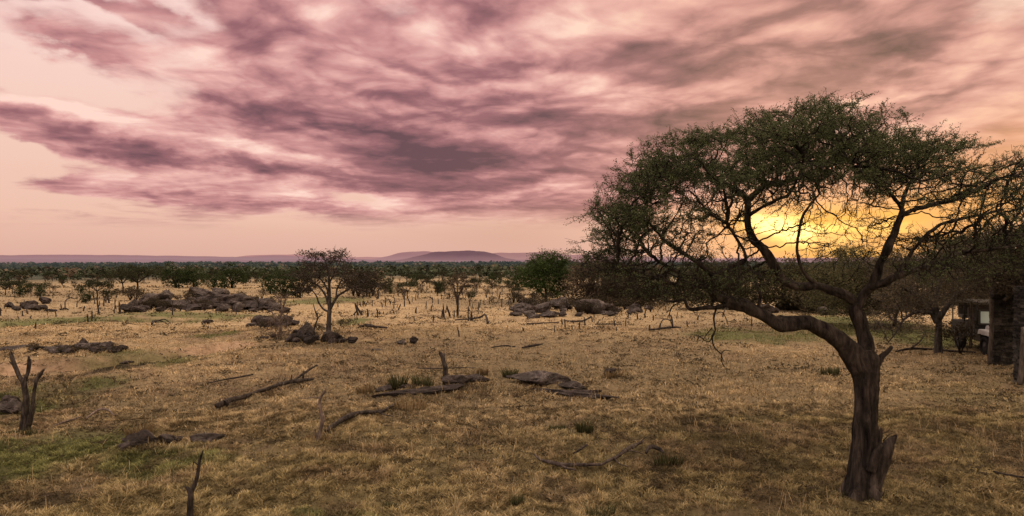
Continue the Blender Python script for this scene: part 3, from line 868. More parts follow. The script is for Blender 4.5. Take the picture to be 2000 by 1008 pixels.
    L['e1'] = [(1745, 545, -.4, 5), (1790, 480, -.3, 4.5), (1815, 452, -.2, 4), (1850, 435, 0, 3.4), (1900, 420, .2, 2.8), (1960, 410, .4, 2.2)]
    L['f'] = [(1387, 556, -.55, 6.5), (1360, 560, -.7, 5.5), (1315, 556, -.9, 5), (1275, 540, -1.1, 4.4), (1235, 526, -1.2, 3.6), (1195, 508, -1.3, 2.8)]
    L['f1'] = [(1402, 535, -.6, 6), (1430, 520, -.7, 5), (1455, 505, -.9, 4), (1440, 470, -1.2, 3.2), (1420, 440, -1.4, 2.6)]
    L['f2'] = [(1395, 540, -.6, 5.5), (1350, 505, -.6, 4.8), (1310, 480, -.5, 4.2), (1280, 450, -.4, 3.6), (1260, 410, -.3, 3), (1262, 370, -.2, 2.4)]
    L['g'] = [(1430, 592, -.4, 5), (1400, 599, -.55, 4.6), (1372, 600, -.6, 4), (1346, 604, -.6, 3.4), (1335, 586, -.6, 3), (1312, 588, -.6, 2.4), (1298, 587, -.6, 1.6)]
    L['s'] = [(1484, 612, -.33, 4.2), (1482, 592, -.33, 3.8), (1484, 572, -.33, 3.4), (1478, 545, -.3, 2.6)]
    names = {'a': 'limb', 'b': 'limb'}
    pos, par, fixed = [], [], {}
    for key, pts in L.items():
        p = [P3(u, v, d) for u, v, d, r in pts]; r = np.array([q[3] for q in pts]) * S * 0.88
        q, rr = smooth_path(p, r, max(14, 6 * len(p)))
        # bends and knuckles
        L_ = np.concatenate([[0], np.cumsum(np.linalg.norm(np.diff(q, axis=0), axis=1))])
        for ax, sd in ((0, 1), (1, 2), (2, 3)):
            q[:, ax] += (fbm(L_ / 0.35, L_ * 0 + sd * 7 + ord(key[0]), 2, sd) - 0.5) * 0.075 * sstep(0, 0.3, L_) * (1 if key not in ('a', 'b') else 0.5)
        rr = rr * (0.78 + 0.36 * fbm(L_ / 0.3, L_ * 0 + ord(key[-1]), 2, 9))
        mb = MB(); mb.tube(q, rr, 18 if r.max() > 0.08 else 10, 0.36, ord(key[0]))
        mb.build('limb', M['bark'], root, origin=org)
        if key != 's':
            s0 = len(pos)
            # graft on the nearest node already there
            pr = -1
            if pos:
                pr = int(np.argmin(np.linalg.norm(np.array(pos) - q[0], axis=1)))
            for k_, (pp, r_) in enumerate(zip(q[::3], rr[::3])):
                fixed[len(pos)] = r_; par.append(pr if k_ == 0 else len(pos) - 1); pos.append(pp)
    nskel = len(pos)

    # --- bare twigs hanging from the low limb, and a short side shoot
    tw = [[(1400, 600), (1394, 622), (1397, 645), (1391, 660), (1396, 680), (1409, 692), (1408, 703), (1416, 718)],
          [(1393, 652), (1384, 668), (1366, 655 + 2), (1358, 655)], [(1391, 640), (1378, 656), (1372, 668)], [(1409, 690), (1416, 684), (1428, 686)],
          [(1399, 612), (1410, 610), (1418, 622), (1421, 634)], [(1366, 657), (1362, 664), (1361, 672)], [(1409, 695), (1413, 705)],
          [(1330, 590), (1312, 600), (1308, 618), (1314, 640)], [(1312, 600), (1304, 622)]]
    for i_, t in enumerate(tw):
        q, rr = smooth_path([P3(u, v, -.5 + 0.05 * math.sin(i_ * 2 + k * .5)) for k, (u, v) in enumerate(t)], np.linspace(2.0 if i_ == 0 else 1.1, 0.7, len(t)) * S, 16)
        mb = MB(); mb.tube(q, rr, 5); mb.build('hanging_twig', M['twig'], root, origin=org)
    mb = MB(); q, rr = smooth_path([P3(1708, 715), P3(1722, 697, -.05), (P3(1733, 688, -.1)), P3(1742, 677, -.1)], np.array([9, 6, 4.5, 3.4]) * S, 12); mb.tube(q, rr, 9, 0.3, 4)
    mb.build('side_shoot', M['bark'], root, origin=org)

    # --- crown: pads of foliage the twigs grow towards
    def depth(u): return 2.4 * np.sqrt(np.clip(1 - ((u - 1590) / 520.0) ** 2, 0.05, 1))
    regs = [  # polygon, pads, points per pad, leafiness, dome drop
        ([(1285, 290), (1342, 272), (1400, 243), (1480, 230), (1545, 207), (1605, 200), (1665, 218), (1740, 230), (1790, 250), (1850, 280), (1880, 288), (1850, 330), (1780, 372), (1700, 350), (1620, 330), (1540, 345), (1480, 330), (1400, 345), (1330, 360), (1265, 345)], 150, 18, 1.0, 50),
        ([(1285, 290), (1240, 350), (1200, 395), (1178, 430), (1160, 470), (1160, 497), (1215, 500), (1225, 450), (1255, 400), (1300, 360), (1330, 330)], 58, 17, 0.75, 20),
        ([(1300, 360), (1255, 400), (1225, 450), (1215, 500), (1330, 522), (1400, 508), (1430, 450), (1430, 390), (1400, 350)], 40, 15, 0.38, 10),
        ([(1400, 345), (1540, 345), (1620, 330), (1700, 350), (1780, 370), (1740, 415), (1680, 395), (1600, 390), (1540, 395), (1480, 420), (1430, 390)], 30, 14, 0.35, 0),
        ([(1480, 420), (1600, 400), (1740, 420), (1740, 500), (1510, 500)], 16, 9, 0.10, 0),
        ([(1850, 330), (1920, 338), (1990, 300), (2100, 300), (2160, 380), (2080, 450), (1950, 440), (1830, 430), (1770, 415), (1785, 370)], 66, 17, 0.25, 0),
        ([(1165, 495), (1250, 520), (1330, 535), (1400, 520), (1480, 490), (1500, 515), (1540, 550), (1460, 565), (1350, 590), (1250, 575), (1185, 540)], 50, 15, 0.2, 0),
        ([(1760, 470), (1820, 440), (2000, 440), (2080, 520), (1900, 550), (1770, 535)], 50, 15, 0.2, 0),
    ]
    A, W = [], []
    for (poly, npad, per, leafy, drop) in regs:
        U, Vv = sample_poly(poly, npad, rg)
        for u, v in zip(U, Vv):
            D = depth(u); d = float(rg.uniform(-1, 1)) * D
            s2 = (d / 3.2) ** 2
            c = P3(u, v + drop * s2, d)
            k = rg.normal(0, 1, (per, 3)) * np.array([0.30, 0.30, 0.055])
            A.append(c + k); W.append(np.full(per, min(1.0, leafy * float(rg.choice([.45, .8, 1.0, 1.25, 1.4])))))
    A = np.concatenate(A); W = np.concatenate(W)
    P, pr = colonize(pos, par, A, 0.08, 1.6, 0.088, 120, 0.30, 0.02)
    r, kids = radii(P, pr, 0.0062, 2.08, fixed)
    r = np.minimum(r, 0.042)
    for k_, f in fixed.items(): r[k_] = f
    mb = MB(); branch_tubes(mb, P, pr, r, nskel, 0.02)
    # thin twiglets
    tips = np.nonzero((np.arange(len(P)) >= nskel) & (r < 0.0125))[0]
    wt = W[np.concatenate([np.linalg.norm(A[None] - P[tips[s:s + 300], None], axis=2).argmin(1) for s in range(0, len(tips), 300)])]
    LP, LW = [], []
    for t, w in zip(tips, wt):
        for _ in range(3 if kids[t] == 0 else (1 if rg.random() < 0.55 else 0)):
            d = P[t] - P[pr[t]]; d = d / (np.linalg.norm(d) + 1e-9) + rg.normal(0, 0.6, 3); d += np.array([(P[t][0] - b0.x - 0.9) * -0.0 + np.sign(P[t][0] - b0.x + 1.0) * 0.25, 0, 0.42]); d /= np.linalg.norm(d)
            l = rg.uniform(0.10, 0.30); m1 = P[t] + d * l * 0.5 + rg.normal(0, 0.015, 3); e = P[t] + d * l + rg.normal(0, 0.03, 3)
            V, Q, T = tube(np.array([P[t], m1, e]), [0.0042, 0.0036, 0.0026], 3, cap=False); mb.add(V, Q)
            for f in (0.25, 0.5, 0.75, 1.0):
                if rg.random() < w: LP.append(P[t] + (e - P[t]) * f); LW.append(w)
        if rg.random() < w: LP.append(P[t]); LW.append(w)
    mb.build('branches', M['twig'], root, origin=org)
    LP = np.array(LP)
    V, Q, C = leaf_quads(LP, 7, 0.028, 0.047, (0.072, 0.086, 0.040), rg, up=0.7, vary=0.55, aspect=0.28, flatten=0.7)
    kk = fbm(V[:, 0] / 0.5, V[:, 2] / 0.3 + V[:, 1], 2, 71)[:, None]
    C = C * (0.55 + 0.9 * kk)
    mesh_np('crown', V - org, [Q], M['leaf'], root, C)
    print('acacia nodes', len(P), 'leaves', len(Q))
main_tree()
# ------------------------------------------------------------------ rocks
ROCKS = []
def make_rock_meshes():
    for s in range(8):
        bm = bmesh.new(); bmesh.ops.create_icosphere(bm, subdivisions=4, radius=1.0)
        V = np.array([v.co[:] for v in bm.verts])
        rg = np.random.default_rng(100 + s)
        # chop with a few planes for flat faces, then rough up
        for _ in range(13):
            nrm = rg.normal(0, 1, 3); nrm /= np.linalg.norm(nrm); off = rg.uniform(0.40, 0.78)
            d = V @ nrm - off; V = V - nrm * np.clip(d, 0, None)[:, None] * 0.97
        f = fbm(V[:, 0] * 1.6 + s * 5, V[:, 1] * 1.6 + V[:, 2] * 1.3, 3, 200 + s) - 0.5
        g = fbm(V[:, 0] * 5 + s, V[:, 1] * 5 + V[:, 2] * 4.1, 3, 300 + s) - 0.5
        V = V * (1 + 0.24 * f + 0.26 * g)[:, None]
        crack = np.abs(fbm(V[:, 0] * 2.1 + 3 * s, V[:, 2] * 3 + V[:, 1] * 1.2, 2, 400 + s) - 0.5)
        V = V * (1 - 0.10 * np.exp(-(crack / 0.02) ** 2))[:, None]
        for v, c in zip(bm.verts, V): v.co = c
        me = bpy.data.meshes.new('boulder'); bm.to_mesh(me); bm.free()
        a = me.color_attributes.new('Col', 'FLOAT_COLOR', 'POINT')
        sh = np.clip(0.95 + 0.5 * g + 0.25 * V[:, 2], 0.5, 1.25)  # painted shading: tops lighter, hollows and cracks darker
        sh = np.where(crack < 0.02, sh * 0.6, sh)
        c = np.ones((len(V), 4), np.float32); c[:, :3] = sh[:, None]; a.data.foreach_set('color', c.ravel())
        me.polygons.foreach_set('use_smooth', np.ones(len(me.polygons), bool))
        ROCKS.append(me)
make_rock_meshes()
for k in ('rock', 'darkrock'):
    pass
_RM = {}
def rock_mesh(s, mat):
    key = (s % len(ROCKS), mat)
    if key not in _RM:
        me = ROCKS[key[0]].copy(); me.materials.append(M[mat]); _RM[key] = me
    return _RM[key]

def rock(u, vbase, w, h, label=None, group=None, mat='rock', s=0, depth=0.8, rz=None, sink=0.25, name='boulder', cat='rock', tilt=0.0, dz=0.0, Y=None):
    """w, h: size in photo pixels at the rock's own distance"""
    g = G(u, vbase) if Y is None else Vector(((u - CX) / F * Y, Y, CAMZ - (vbase - CY) / F * Y))
    S = g.y / F
    o = bpy.data.objects.new(name, rock_mesh(s, mat)); col.objects.link(o)
    hz = h * S
    o.scale = (w * S * 0.56, w * S * 0.5 * depth, hz * 0.62)
    o.location = (g.x, g.y + w * S * 0.3 * depth, g.z + hz * (0.5 - sink * 0.5) + dz)
    o.rotation_euler = (0, tilt, rz if rz is not None else 0.0)
    tag(o, label, cat, group)
    return o

def build_rocks():
    rg = np.random.default_rng(5)
    GL = 'boulders of the long dark rock outcrop on the left'
    def cluster(spec, group, lab, mat, seed, name='boulder'):
        for i, (u, v, w, h, t) in enumerate(spec):
            rock(u, v, w, h, lab[i] if isinstance(lab, list) else lab, group, mat, seed + i, 0.75 + 0.4 * ((i * 37) % 10) / 10, ((i * 53) % 17) / 17 * 0.9 - 0.45, 0.25, name, tilt=t)
    for i, (u, v, w, h) in enumerate([(325, 602, 120, 20), (420, 598, 120, 28), (500, 605, 110, 20), (380, 606, 130, 14)]):
        rock(u, v, w, h, ['long dark bedrock hump under the left part of the long outcrop', 'high dark bedrock hump under the middle of the long outcrop', 'low dark bedrock hump under the right part of the long outcrop', 'flat bedrock shelf along the front of the long outcrop'][i], GL, 'darkrock', i, 0.9, 0.1 * i, 0.3)
    # left outcrop: named large ones
    cluster([(385, 586, 78, 30, 0.08), (282, 601, 70, 26, -0.34), (318, 590, 50, 22, -0.25), (462, 598, 62, 28, 0.3), (425, 588, 44, 32, 0.15), (515, 604, 56, 24, 0.15), (345, 604, 54, 24, 0.1),
             (252, 606, 34, 24, -0.5)], GL,
            ['broad flat-topped grey boulder crowning the long left outcrop', 'dark slanted slab at the left end of the long outcrop', 'tilted rock slab above the left end of the long outcrop',
             'big sloping grey boulder at the right shoulder of the long outcrop', 'upright dark block in the middle of the long outcrop', 'wide low boulder at the right end of the long outcrop',
             'pale rounded rock in the front middle of the long outcrop', 'pointed dark rock at the far left tip of the long outcrop'], 'rock', 0)
    for i in range(150):
        t = rg.random(); u = 245 + 310 * t
        top = np.interp(u, [240, 300, 345, 420, 470, 520, 560], [596, 578, 574, 570, 574, 580, 596])
        v = top + 16 + rg.random() * max(2, 610 - top - 16)
        w = rg.uniform(7, 18) if i > 45 else rg.uniform(14, 36); h = w * rg.uniform(0.38, 0.66)
        rock(u, v, w, h, 'smaller grey boulder wedged among the big rocks of the long left outcrop', GL, 'rock' if rg.random() < .65 else 'darkrock', i, rg.uniform(.7, 1.2), rg.uniform(-3, 3), 0.2, tilt=rg.uniform(-.4, .4))
    for i, (u, v, w, h) in enumerate([(500, 636, 44, 22), (520, 640, 38, 26), (545, 640, 40, 24), (485, 640, 30, 12), (566, 637, 30, 16), (560, 630, 24, 18)]):
        rock(u, v, w, h, 'grey rock of the low heap beneath the dead twisted shrub', 'rocks under the dead twisted shrub', 'rock' if i % 2 else 'darkrock', i + 3, 1, i * 1.1)
    # heap at the foot of the middle tree
    labs = ['dark pointed boulder just left of the mid-distance tree trunk', 'brown boulder right at the foot of the mid-distance tree', 'low grey rock in front of the pointed boulder by the mid-distance tree',
            'grey slab at the left end of the heap under the mid-distance tree', 'small rock right of the mid-distance tree trunk', 'low stone ending the heap right of the mid-distance tree', 'sloping dark rock left in the heap under the mid-distance tree']
    cluster([(598, 668, 54, 36, -0.15), (638, 668, 40, 24, 0.1), (606, 672, 42, 20, -0.3), (570, 668, 40, 18, -0.2), (660, 666, 28, 16, 0.1), (684 - 18, 669, 34, 9, 0), (580, 662, 46, 24, -0.3)],
            'rocks at the foot of the mid-distance tree', labs, 'darkrock', 2)
    for i in range(16):
        rock(rg.uniform(505, 665), rg.uniform(660, 672), rg.uniform(12, 26), rg.uniform(7, 14), 'small loose stone in the heap under the mid-distance tree', 'rocks at the foot of the mid-distance tree', 'darkrock', i, 1, rg.uniform(-3, 3))
    rock(689, 671, 27, 17, 'round dark boulder alone to the right of the mid-distance tree', None, 'darkrock', 4)
    rock(806, 671, 18, 16, 'small round dark boulder alone in the open straw grass', None, 'darkrock', 1)
    rock(784, 673, 26, 9, 'flat stone beside the small round boulder in the open grass', None, 'rock', 2)
    rock(736, 686, 30, 6, 'pale flat stone lying in the open grass right of the mid-distance tree', None, 'rock', 6)
    # far left heap and left mounds
    for i, (u, v, w, h) in enumerate([(82, 594, 30, 18), (45, 604, 34, 20), (12, 602, 22, 12), (60, 608, 28, 16), (74, 606, 24, 14), (96, 609, 26, 6), (30, 608, 22, 14)]):
        rock(u, v, w, h, 'peaked boulder topping the dark rock pile at the left edge' if i == 0 else 'dark boulder in the rock pile at the left edge', 'rock pile at the left edge', 'darkrock', i, 1, i)
    for i in range(26):
        u = rg.uniform(95, 240); v = 690 - (8 if rg.random() < .4 else 0) * rg.random() - 2
        top = np.interp(u, [95, 130, 170, 200, 240], [682, 672, 666, 668, 678])
        v = max(top + 6, 676) + rg.random() * max(2, 691 - max(top + 6, 676))
        rock(u, v, rg.uniform(18, 40), rg.uniform(10, 17), 'dark lump of the low rocky mound above the dry gully', 'rocky mound above the dry gully', 'darkrock' if i % 3 else 'rock', i, 1, rg.uniform(-3, 3))
    for i, (u, v, w) in enumerate([(20, 684, 60), (60, 686, 40), (0, 688, 50), (98, 686, 30)]):
        rock(u, v, w, 9, 'low grey stone strip left of the rocky mound above the gully', 'low stones left of the rocky mound', 'rock', i, 1.2, i)
    rock(399, 634, 26, 11, 'grey rock lying alone in front of the long left outcrop', None, 'rock', 3)
    rock(243, 711, 34, 7, 'low dark stone on the green floor of the gully', None, 'darkrock', 5)
    rock(14, 808, 60, 26, 'grey slab cut off by the left edge behind the three-pronged stump', None, 'rock', 2)
    rock(6, 800, 40, 30, 'dark stone at the left edge behind the grey slab', None, 'darkrock', 3)
    # right outcrop
    GR = 'boulders of the outcrop below the round green bush'
    cluster([(1152, 612, 78, 34, 0.03), (1100, 604, 66, 22, 0), (1020, 610, 60, 20, 0.1), (1065, 611, 56, 26, -0.3), (1075, 620, 56, 13, 0), (1010, 618, 40, 12, 0), (1046, 622, 40, 10, 0), (1195, 612, 44, 22, 0.2)], GR,
            ['large smooth dome-shaped boulder in the outcrop below the round green bush', 'flat brown rock behind the dome-shaped boulder', 'broad rock at the left end of the outcrop below the green bush', 'slanted dark rock left of the dome-shaped boulder',
             'long low ledge in front of the outcrop below the green bush', 'low rock at the front left corner of the outcrop below the green bush', 'small ledge at the front of the outcrop below the green bush', 'grey block right against the dome-shaped boulder'], 'rock', 1)
    for i in range(60):
        u = rg.uniform(992, 1275); v = rg.uniform(594, 619 - max(0, (u - 1180)) * .06)
        w = rg.uniform(7, 30)
        rock(u, v, w, w * rg.uniform(.35, .6), 'small grey boulder scattered through the outcrop below the green bush', GR, 'rock' if rg.random() < .7 else 'darkrock', i, 1, rg.uniform(-3, 3))
    for i, (u, v, w, h) in enumerate([(1195, 578, 46, 44), (1225, 580, 40, 40), (1160, 578, 30, 36), (1262, 586, 50, 30)]):
        rock(u, v, w, h, ['tall brown rock face behind the left skirt of the big acacia', 'dark rock face right of the tall brown one behind the big acacia', 'narrow brown rock between green bush and big acacia', 'low dark rock under the left skirt of the big acacia'][i], None, 'darkrock', i + 2, 1, 0.2 * i)
    for i, (u, v, w, h) in enumerate([(1505, 612, 60, 22), (1540, 606, 60, 26), (1475, 612, 44, 16), (1600, 612, 60, 30), (1580, 600, 70, 30), (1620, 616, 44, 18), (1440, 606, 50, 16)]):
        rock(u, v, w, h, 'grey boulder of the heap seen under the arm of the big acacia', 'boulders seen under the arm of the big acacia', 'rock', i, 1, i * .7)
    # foreground bare rock bands
    rock(842, 768, 262, 15, 'long low dark earth bank carrying the row of stones and the burnt snag', None, 'darkrock', 4, 0.16, 0.57, 0.45, name='earth_bank', cat='earth bank')
    rock(1105, 772, 190, 12, 'low earth bank along the foot of the grey rock whaleback', None, 'darkrock', 1, 0.2, -0.5, 0.45, name='earth_bank', cat='earth bank')
    rock(1062, 752, 150, 30, 'long smooth grey rock whaleback in the middle of the grass', None, 'rock', 5, 0.5, -0.16, 0.35, tilt=0.10)
    rock(1120, 760, 70, 14, 'low tail of the grey rock whaleback', None, 'rock', 2, 0.6, -0.2, 0.3)
    rock(1128, 774, 96, 13, 'narrow dark rock rib left in front of the grey whaleback', None, 'darkrock', 3, 0.4, -0.05, 0.3)
    rock(1178, 781, 54, 13, 'curved dark rock rib at the right end of the whaleback', None, 'darkrock', 6, 0.4, -0.35, 0.3)
    for i, (u, v, w, h, lab) in enumerate([(885, 752, 66, 24, 'dark broad rock at the foot of the burnt snag'), (925, 746, 76, 13, 'low rock tail right of the burnt snag'), (825, 768, 32, 14, 'rounded brown stone in front of the tufts left of the burnt snag'),
                                           (793, 762, 28, 14, 'small stone between the dark tufts left of the burnt snag'), (752, 764, 46, 13, 'flat dark stone at the left end of the row by the burnt snag'), (768, 770, 24, 8, 'tiny stone in front of the row by the burnt snag')]):
        rock(u, v, w, h, lab, None, 'darkrock', i + 1, 0.7, 0.2 * i, 0.3)
    rock(1194, 738, 34, 24, 'shaggy dark boulder alone on the straw right of the whaleback', None, 'darkrock', 7)
    for i, (u, v, w, h, lab) in enumerate([(320, 866, 52, 24, 'pale brown stone in the middle of the low mound in the left foreground'), (392, 866, 66, 26, 'rounded grey stone at the right end of the low mound in the left foreground'), (270, 868, 80, 26, 'dark earth-brown rock forming the left of the low mound in the left foreground'),
                                           (240, 880, 60, 18, 'dark tapering rock at the far left of the low mound in the left foreground'), (345, 862, 30, 12, 'tiny stone between the two pale stones of the foreground mound')]):
        rock(u, v, w, h, lab, None, 'darkrock' if i not in (0, 1) else 'rock', i, 0.7, 0.15 * i, 0.45)
build_rocks()
# ------------------------------------------------------------------ dead stumps, snags, logs
def wood(name, label, cat, polys, mat='dead', group=None, base=None, child=True, sides=9, dys=None):
    """standing dead wood drawn as strokes [(u, v, radius px), ...]; the first stroke is the trunk"""
    u0, v0 = base or polys[0][0][:2]
    g = G(u0, v0); Y = g.y; S = Y / F
    root = None
    big = len(polys) > 1 and child
    if big: root = empty(name, g, label, cat, group)
    acc = MB(); org = np.array(g)
    for k, pl in enumerate(polys):
        off = 0.0 if k == 0 else (0.25 if k % 2 else -0.25) * S * 14
        pts = []; rr = []
        for i, p in enumerate(pl):
            q = np.array(at(p[0], p[1], Y + off * i / max(1, len(pl) - 1))); pts.append(q); rr.append(p[2] * S * 0.72)
        if k == 0: pts[0][2] -= 0.12
        q, r = smooth_path(pts, rr, max(8, 6 * len(pts)))
        L = np.linspace(0, 1, len(q))
        w = max(rr) * 0.35
        q[:, 0] += (fbm(L * 7 + k * 3, L * 0 + u0, 2, 3) - .5) * w * sstep(0, .2, L)
        mb = MB() if big else acc
        mb.tube(q, r, sides, 0.38, int(u0) + k)
        # splintered end
        if r[-1] > 1.2 * S:
            d = q[-1] - q[-2]; d /= np.linalg.norm(d) + 1e-9
            for j in range(4):
                a = rng.uniform(0, 6.28); e = np.array([math.cos(a), math.sin(a), 0]) * r[-1] * 0.55
                h = r[-1] * rng.uniform(1.0, 3.2)
                mb.tube([q[-1] + e - d * r[-1], q[-1] + e * 1.05 + d * h], [r[-1] * 0.5, r[-1] * 0.08], 4)
        if big: mb.build('trunk' if k == 0 else 'branch', M[mat], root, origin=org)
    if not big:
        o = acc.build(name, M[mat], None, origin=org); tag(o, label, cat, group); return o
    return root

def log(name, label, cat, strokes, mat='dead', group=None, sides=10):
    """lying wood; every point (u, v, radius px, lift px) rests on the ground under it"""
    acc = MB(); org = None
    root = None; big = len(strokes) > 1
    for k, st in enumerate(strokes):
        pts, rr = [], []
        for p in st:
            g = G(p[0], p[1]); S = g.y / F; lift = (p[3] if len(p) > 3 else 0) * S
            pts.append(np.array([g.x, g.y, g.z + p[2] * S * 0.9 + lift + (.06 if g.y < 60 else 0)])); rr.append(p[2] * S * .78)
        if org is None:
            org = np.array([pts[0][0], pts[0][1], float(hgt(pts[0][0], pts[0][1], False))])
            if big: root = empty(name, Vector(org), label, cat, group)
        q, r = smooth_path(pts, rr, max(10, 8 * len(pts)))
        L = np.linspace(0, 1, len(q)); w = max(rr)
        q[:, 2] += (fbm(L * 6 + k, L * 0 + st[0][0], 2, 4) - .5) * w * 0.6
        mb = MB() if big else acc
        mb.tube(q, r, sides, 0.4, int(st[0][0]) + k)
        if big: mb.build('trunk' if k == 0 else 'branch', M[mat], root, origin=org)
    if not big:
        o = acc.build(name, M[mat], None, origin=org); tag(o, label, cat, group); return o
    return root

def build_wood():
    # foreground left: three prongs
    wood('dead_stump', 'dark dead stump with three bare prongs standing in green grass at the left', 'stump', [
        [(50, 838, 13), (48, 812, 9.5), (50, 775, 7), (46, 748, 8), (40, 738, 6), (31, 720, 5.5), (22, 694, 5)],
        [(46, 750, 6), (54, 730, 5), (57, 715, 5), (57, 702, 5)],
        [(56, 830, 8), (63, 800, 5.5), (66, 768, 5), (72, 742, 4.5), (80, 729, 4), (85, 722, 2.5)],
        [(24, 712, 2), (18, 706, 1.2)]])
    wood('dead_stump', 'charred forked stick rising from the bottom edge of the picture', 'stump', [
        [(370, 1035, 9), (371, 1000, 8), (372, 972, 8.5), (374, 960, 7.5), (382, 942, 5), (386, 920, 4), (390, 900, 3.4), (396, 880, 1.4)],
        [(373, 966, 7), (367, 955, 5.5), (364, 952, 3)],
        [(386, 908, 1.6), (379, 903, 1.2), (377, 910, 1.0), (378, 920, .8)]])
    wood('dead_snag', 'pale weathered crooked dead stem with one side twig beside a fallen log', 'snag', [
        [(622, 864, 7), (624, 850, 5.5), (628, 832, 5.5), (630, 815, 6), (627, 805, 5), (625, 792, 4), (626, 778, 3.5), (634, 765, 3), (637, 757, 1.6)],
        [(626, 777, 1.8), (612, 776, 1.3), (596, 778, 1.1), (580, 777, .8)],
        [(620, 860, 4), (616, 845, 2.5), (616, 838, 1.5)]], 'deadgrey')
    wood('burnt_snag', 'short burnt snag with a split tip standing on the dark rocks mid picture', 'snag', [
        [(871, 738, 8), (870, 722, 6), (867, 708, 5.5), (863, 696, 5.5), (859, 689, 4)], [(865, 700, 3), (868, 694, 2.5), (868, 690, 1.5)]])
    # logs in the foreground
    log('fallen_log', 'long dark fallen trunk with broken upright limbs left of the pale dead stem', 'log', [
        [(424, 802, 7), (445, 793, 7), (475, 782, 5.5), (510, 770, 5), (545, 760, 5), (575, 752, 5), (612, 745, 3)],
        [(570, 754, 3, 3), (590, 747, 3, 10), (605, 742, 2.6, 16), (620, 738, 2, 20)],
        [(592, 748, 3, 0), (592, 748, 2.5, 10), (593, 747, 1.6, 18)], [(570, 754, 2.6, 0), (569, 754, 2, 10), (570, 754, 1.2, 18)],
        [(440, 798, 8, 0), (446, 797, 6, 6), (452, 796, 3, 9)]])
    log('fallen_log', 'dark decaying log lying right behind the foot of the pale dead stem', 'log', [
        [(636, 850, 4), (655, 838, 6), (680, 824, 7), (700, 815, 5), (730, 812, 4), (745, 808, 3)]])
    log('fallen_branch', 'thin dark forked branch on the slope between log and dark rocks', 'branch', [
        [(727, 811, 2.5), (745, 810, 2.6), (758, 803, 3), (768, 796, 2.2), (772, 792, 1.4)], [(742, 812, 1.4), (756, 816, 1.4), (768, 818, 1.0)]])
    log('fallen_branch', 'crooked fallen branch with a raised tip lying in the grass at the lower centre', 'branch', [
        [(1044, 897, 1.6, 3), (1056, 906, 3.4), (1075, 912, 4.6), (1100, 917, 4.8), (1130, 916, 4.2), (1165, 916, 3.8), (1178, 914, 2)],
        [(1172, 915, 2.4), (1200, 903, 4), (1225, 889, 5, 3), (1248, 879, 3.4, 6), (1258, 875, 1.6, 9)],
        [(1090, 914, 3), (1105, 921, 3), (1125, 925, 2)], [(1235, 886, 2, 4), (1252, 880, 1.4, 12), (1262, 878, 1, 20)], [(1200, 902, 2), (1210, 912, 1.4), (1226, 917, 1)], [(1225, 889, 1.6, 3), (1238, 893, 1.2, 6), (1256, 895, .8, 3)]], 'deadbrown')
    log('fallen_branch', 'dark dead root curving in the grass at the right tip of the crooked fallen branch', 'branch', [
        [(1262, 892, 3), (1270, 884, 5, 3), (1285, 886, 5, 2), (1296, 892, 3)]])
    log('fallen_branch', 'short dark stick behind the crooked fallen branch', 'branch', [[(1120, 892, 2), (1133, 886, 3, 1), (1146, 878, 2.4, 3)]])
    log('fallen_branch', 'bowed grey branch arching over the grass right of the three-pronged stump', 'branch', [
        [(168, 822, 1.6), (180, 816, 2.4, 2), (195, 810, 2.6, 5), (212, 811, 2.4, 4), (222, 815, 1.4), (230, 814, 1)], [(108, 836, 2), (125, 830, 2.4), (145, 824, 2.2), (158, 819, 1.4)]], 'deadgrey')
    log('fallen_branch', 'thin stick on the straw left of the long fallen trunk', 'branch', [[(405, 752, 1.2), (425, 748, 1.6), (450, 744, 2), (475, 740, 2.4), (494, 736, 2)]])
    log('fallen_branch', 'long thin stick lying behind the burnt snag', 'branch', [[(815, 722, 1), (840, 724, 1.3), (900, 722, 1.3), (930, 722, .9)]])
    log('fallen_branch', 'dark stick half hidden at the right edge behind the big trunk', 'branch', [[(1940, 928, 2), (1965, 934, 2.6), (1990, 938, 2.4), (2020, 940, 2)]])
    log('fallen_branch', 'dark stick lying right of the charred patch between snag and big acacia', 'branch', [[(960, 682, 1.6), (985, 679, 1.8), (1006, 681, 1.6)]])
    log('fallen_branch', 'knobbly dead wood lying in the open grass left of the hanging twigs', 'branch', [[(1020, 683, 2), (1035, 681, 3.2), (1048, 680, 3, 1), (1060, 677, 1.6, 2)]])
    log('fallen_log', 'dark tapering log lying right of the mid-distance tree', 'log', [[(702, 641, 2.4), (718, 641, 4), (735, 643, 3), (756, 644, 2)]])
    log('fallen_log', 'bent dead trunk lying with a raised elbow in front of the thin bare tree', 'log', [
        [(888, 628, 1.6), (915, 627, 2), (935, 626, 2.2, 2), (946, 626, 2, 8), (950, 628, 2.4, 5), (953, 634, 2.8, 0)]])
    log('fallen_log', 'long straight dead trunk lying below the dome-shaped boulder', 'log', [[(1029, 635, 1.5), (1060, 634, 1.7), (1092, 632, 1.4)]])
    log('fallen_log', 'dead trunk with a raised hooked end below the dome-shaped boulder', 'log', [[(1104, 630, 2), (1130, 631, 2, 0), (1148, 630, 1.9, 4), (1155, 630, 1.8, 8), (1157, 632, 1.6, 0)]])
    log('fallen_log', 'thin dead log between two little stumps left of the hanging twigs', 'log', [[(1162, 636, 1.2), (1185, 636, 1.6), (1215, 636, 1.2)]])
    log('fallen_log', 'dead branches fallen in a rough frame shape under the left skirt of the big acacia', 'log', [
        [(1268, 648, 2.4), (1290, 646, 3), (1312, 643, 2.6), (1330, 643, 1.4)], [(1268, 648, 2, 0), (1269, 647, 1.8, 8)], [(1288, 646, 1.6, 0), (1291, 646, 1.5, 12), (1296, 645, 1.5, 18), (1304, 644, 1.4, 17), (1310, 644, 1.4, 14)], [(1314, 644, 2.4, 0), (1313, 644, 2, 14), (1310, 644, 1.4, 26)]])
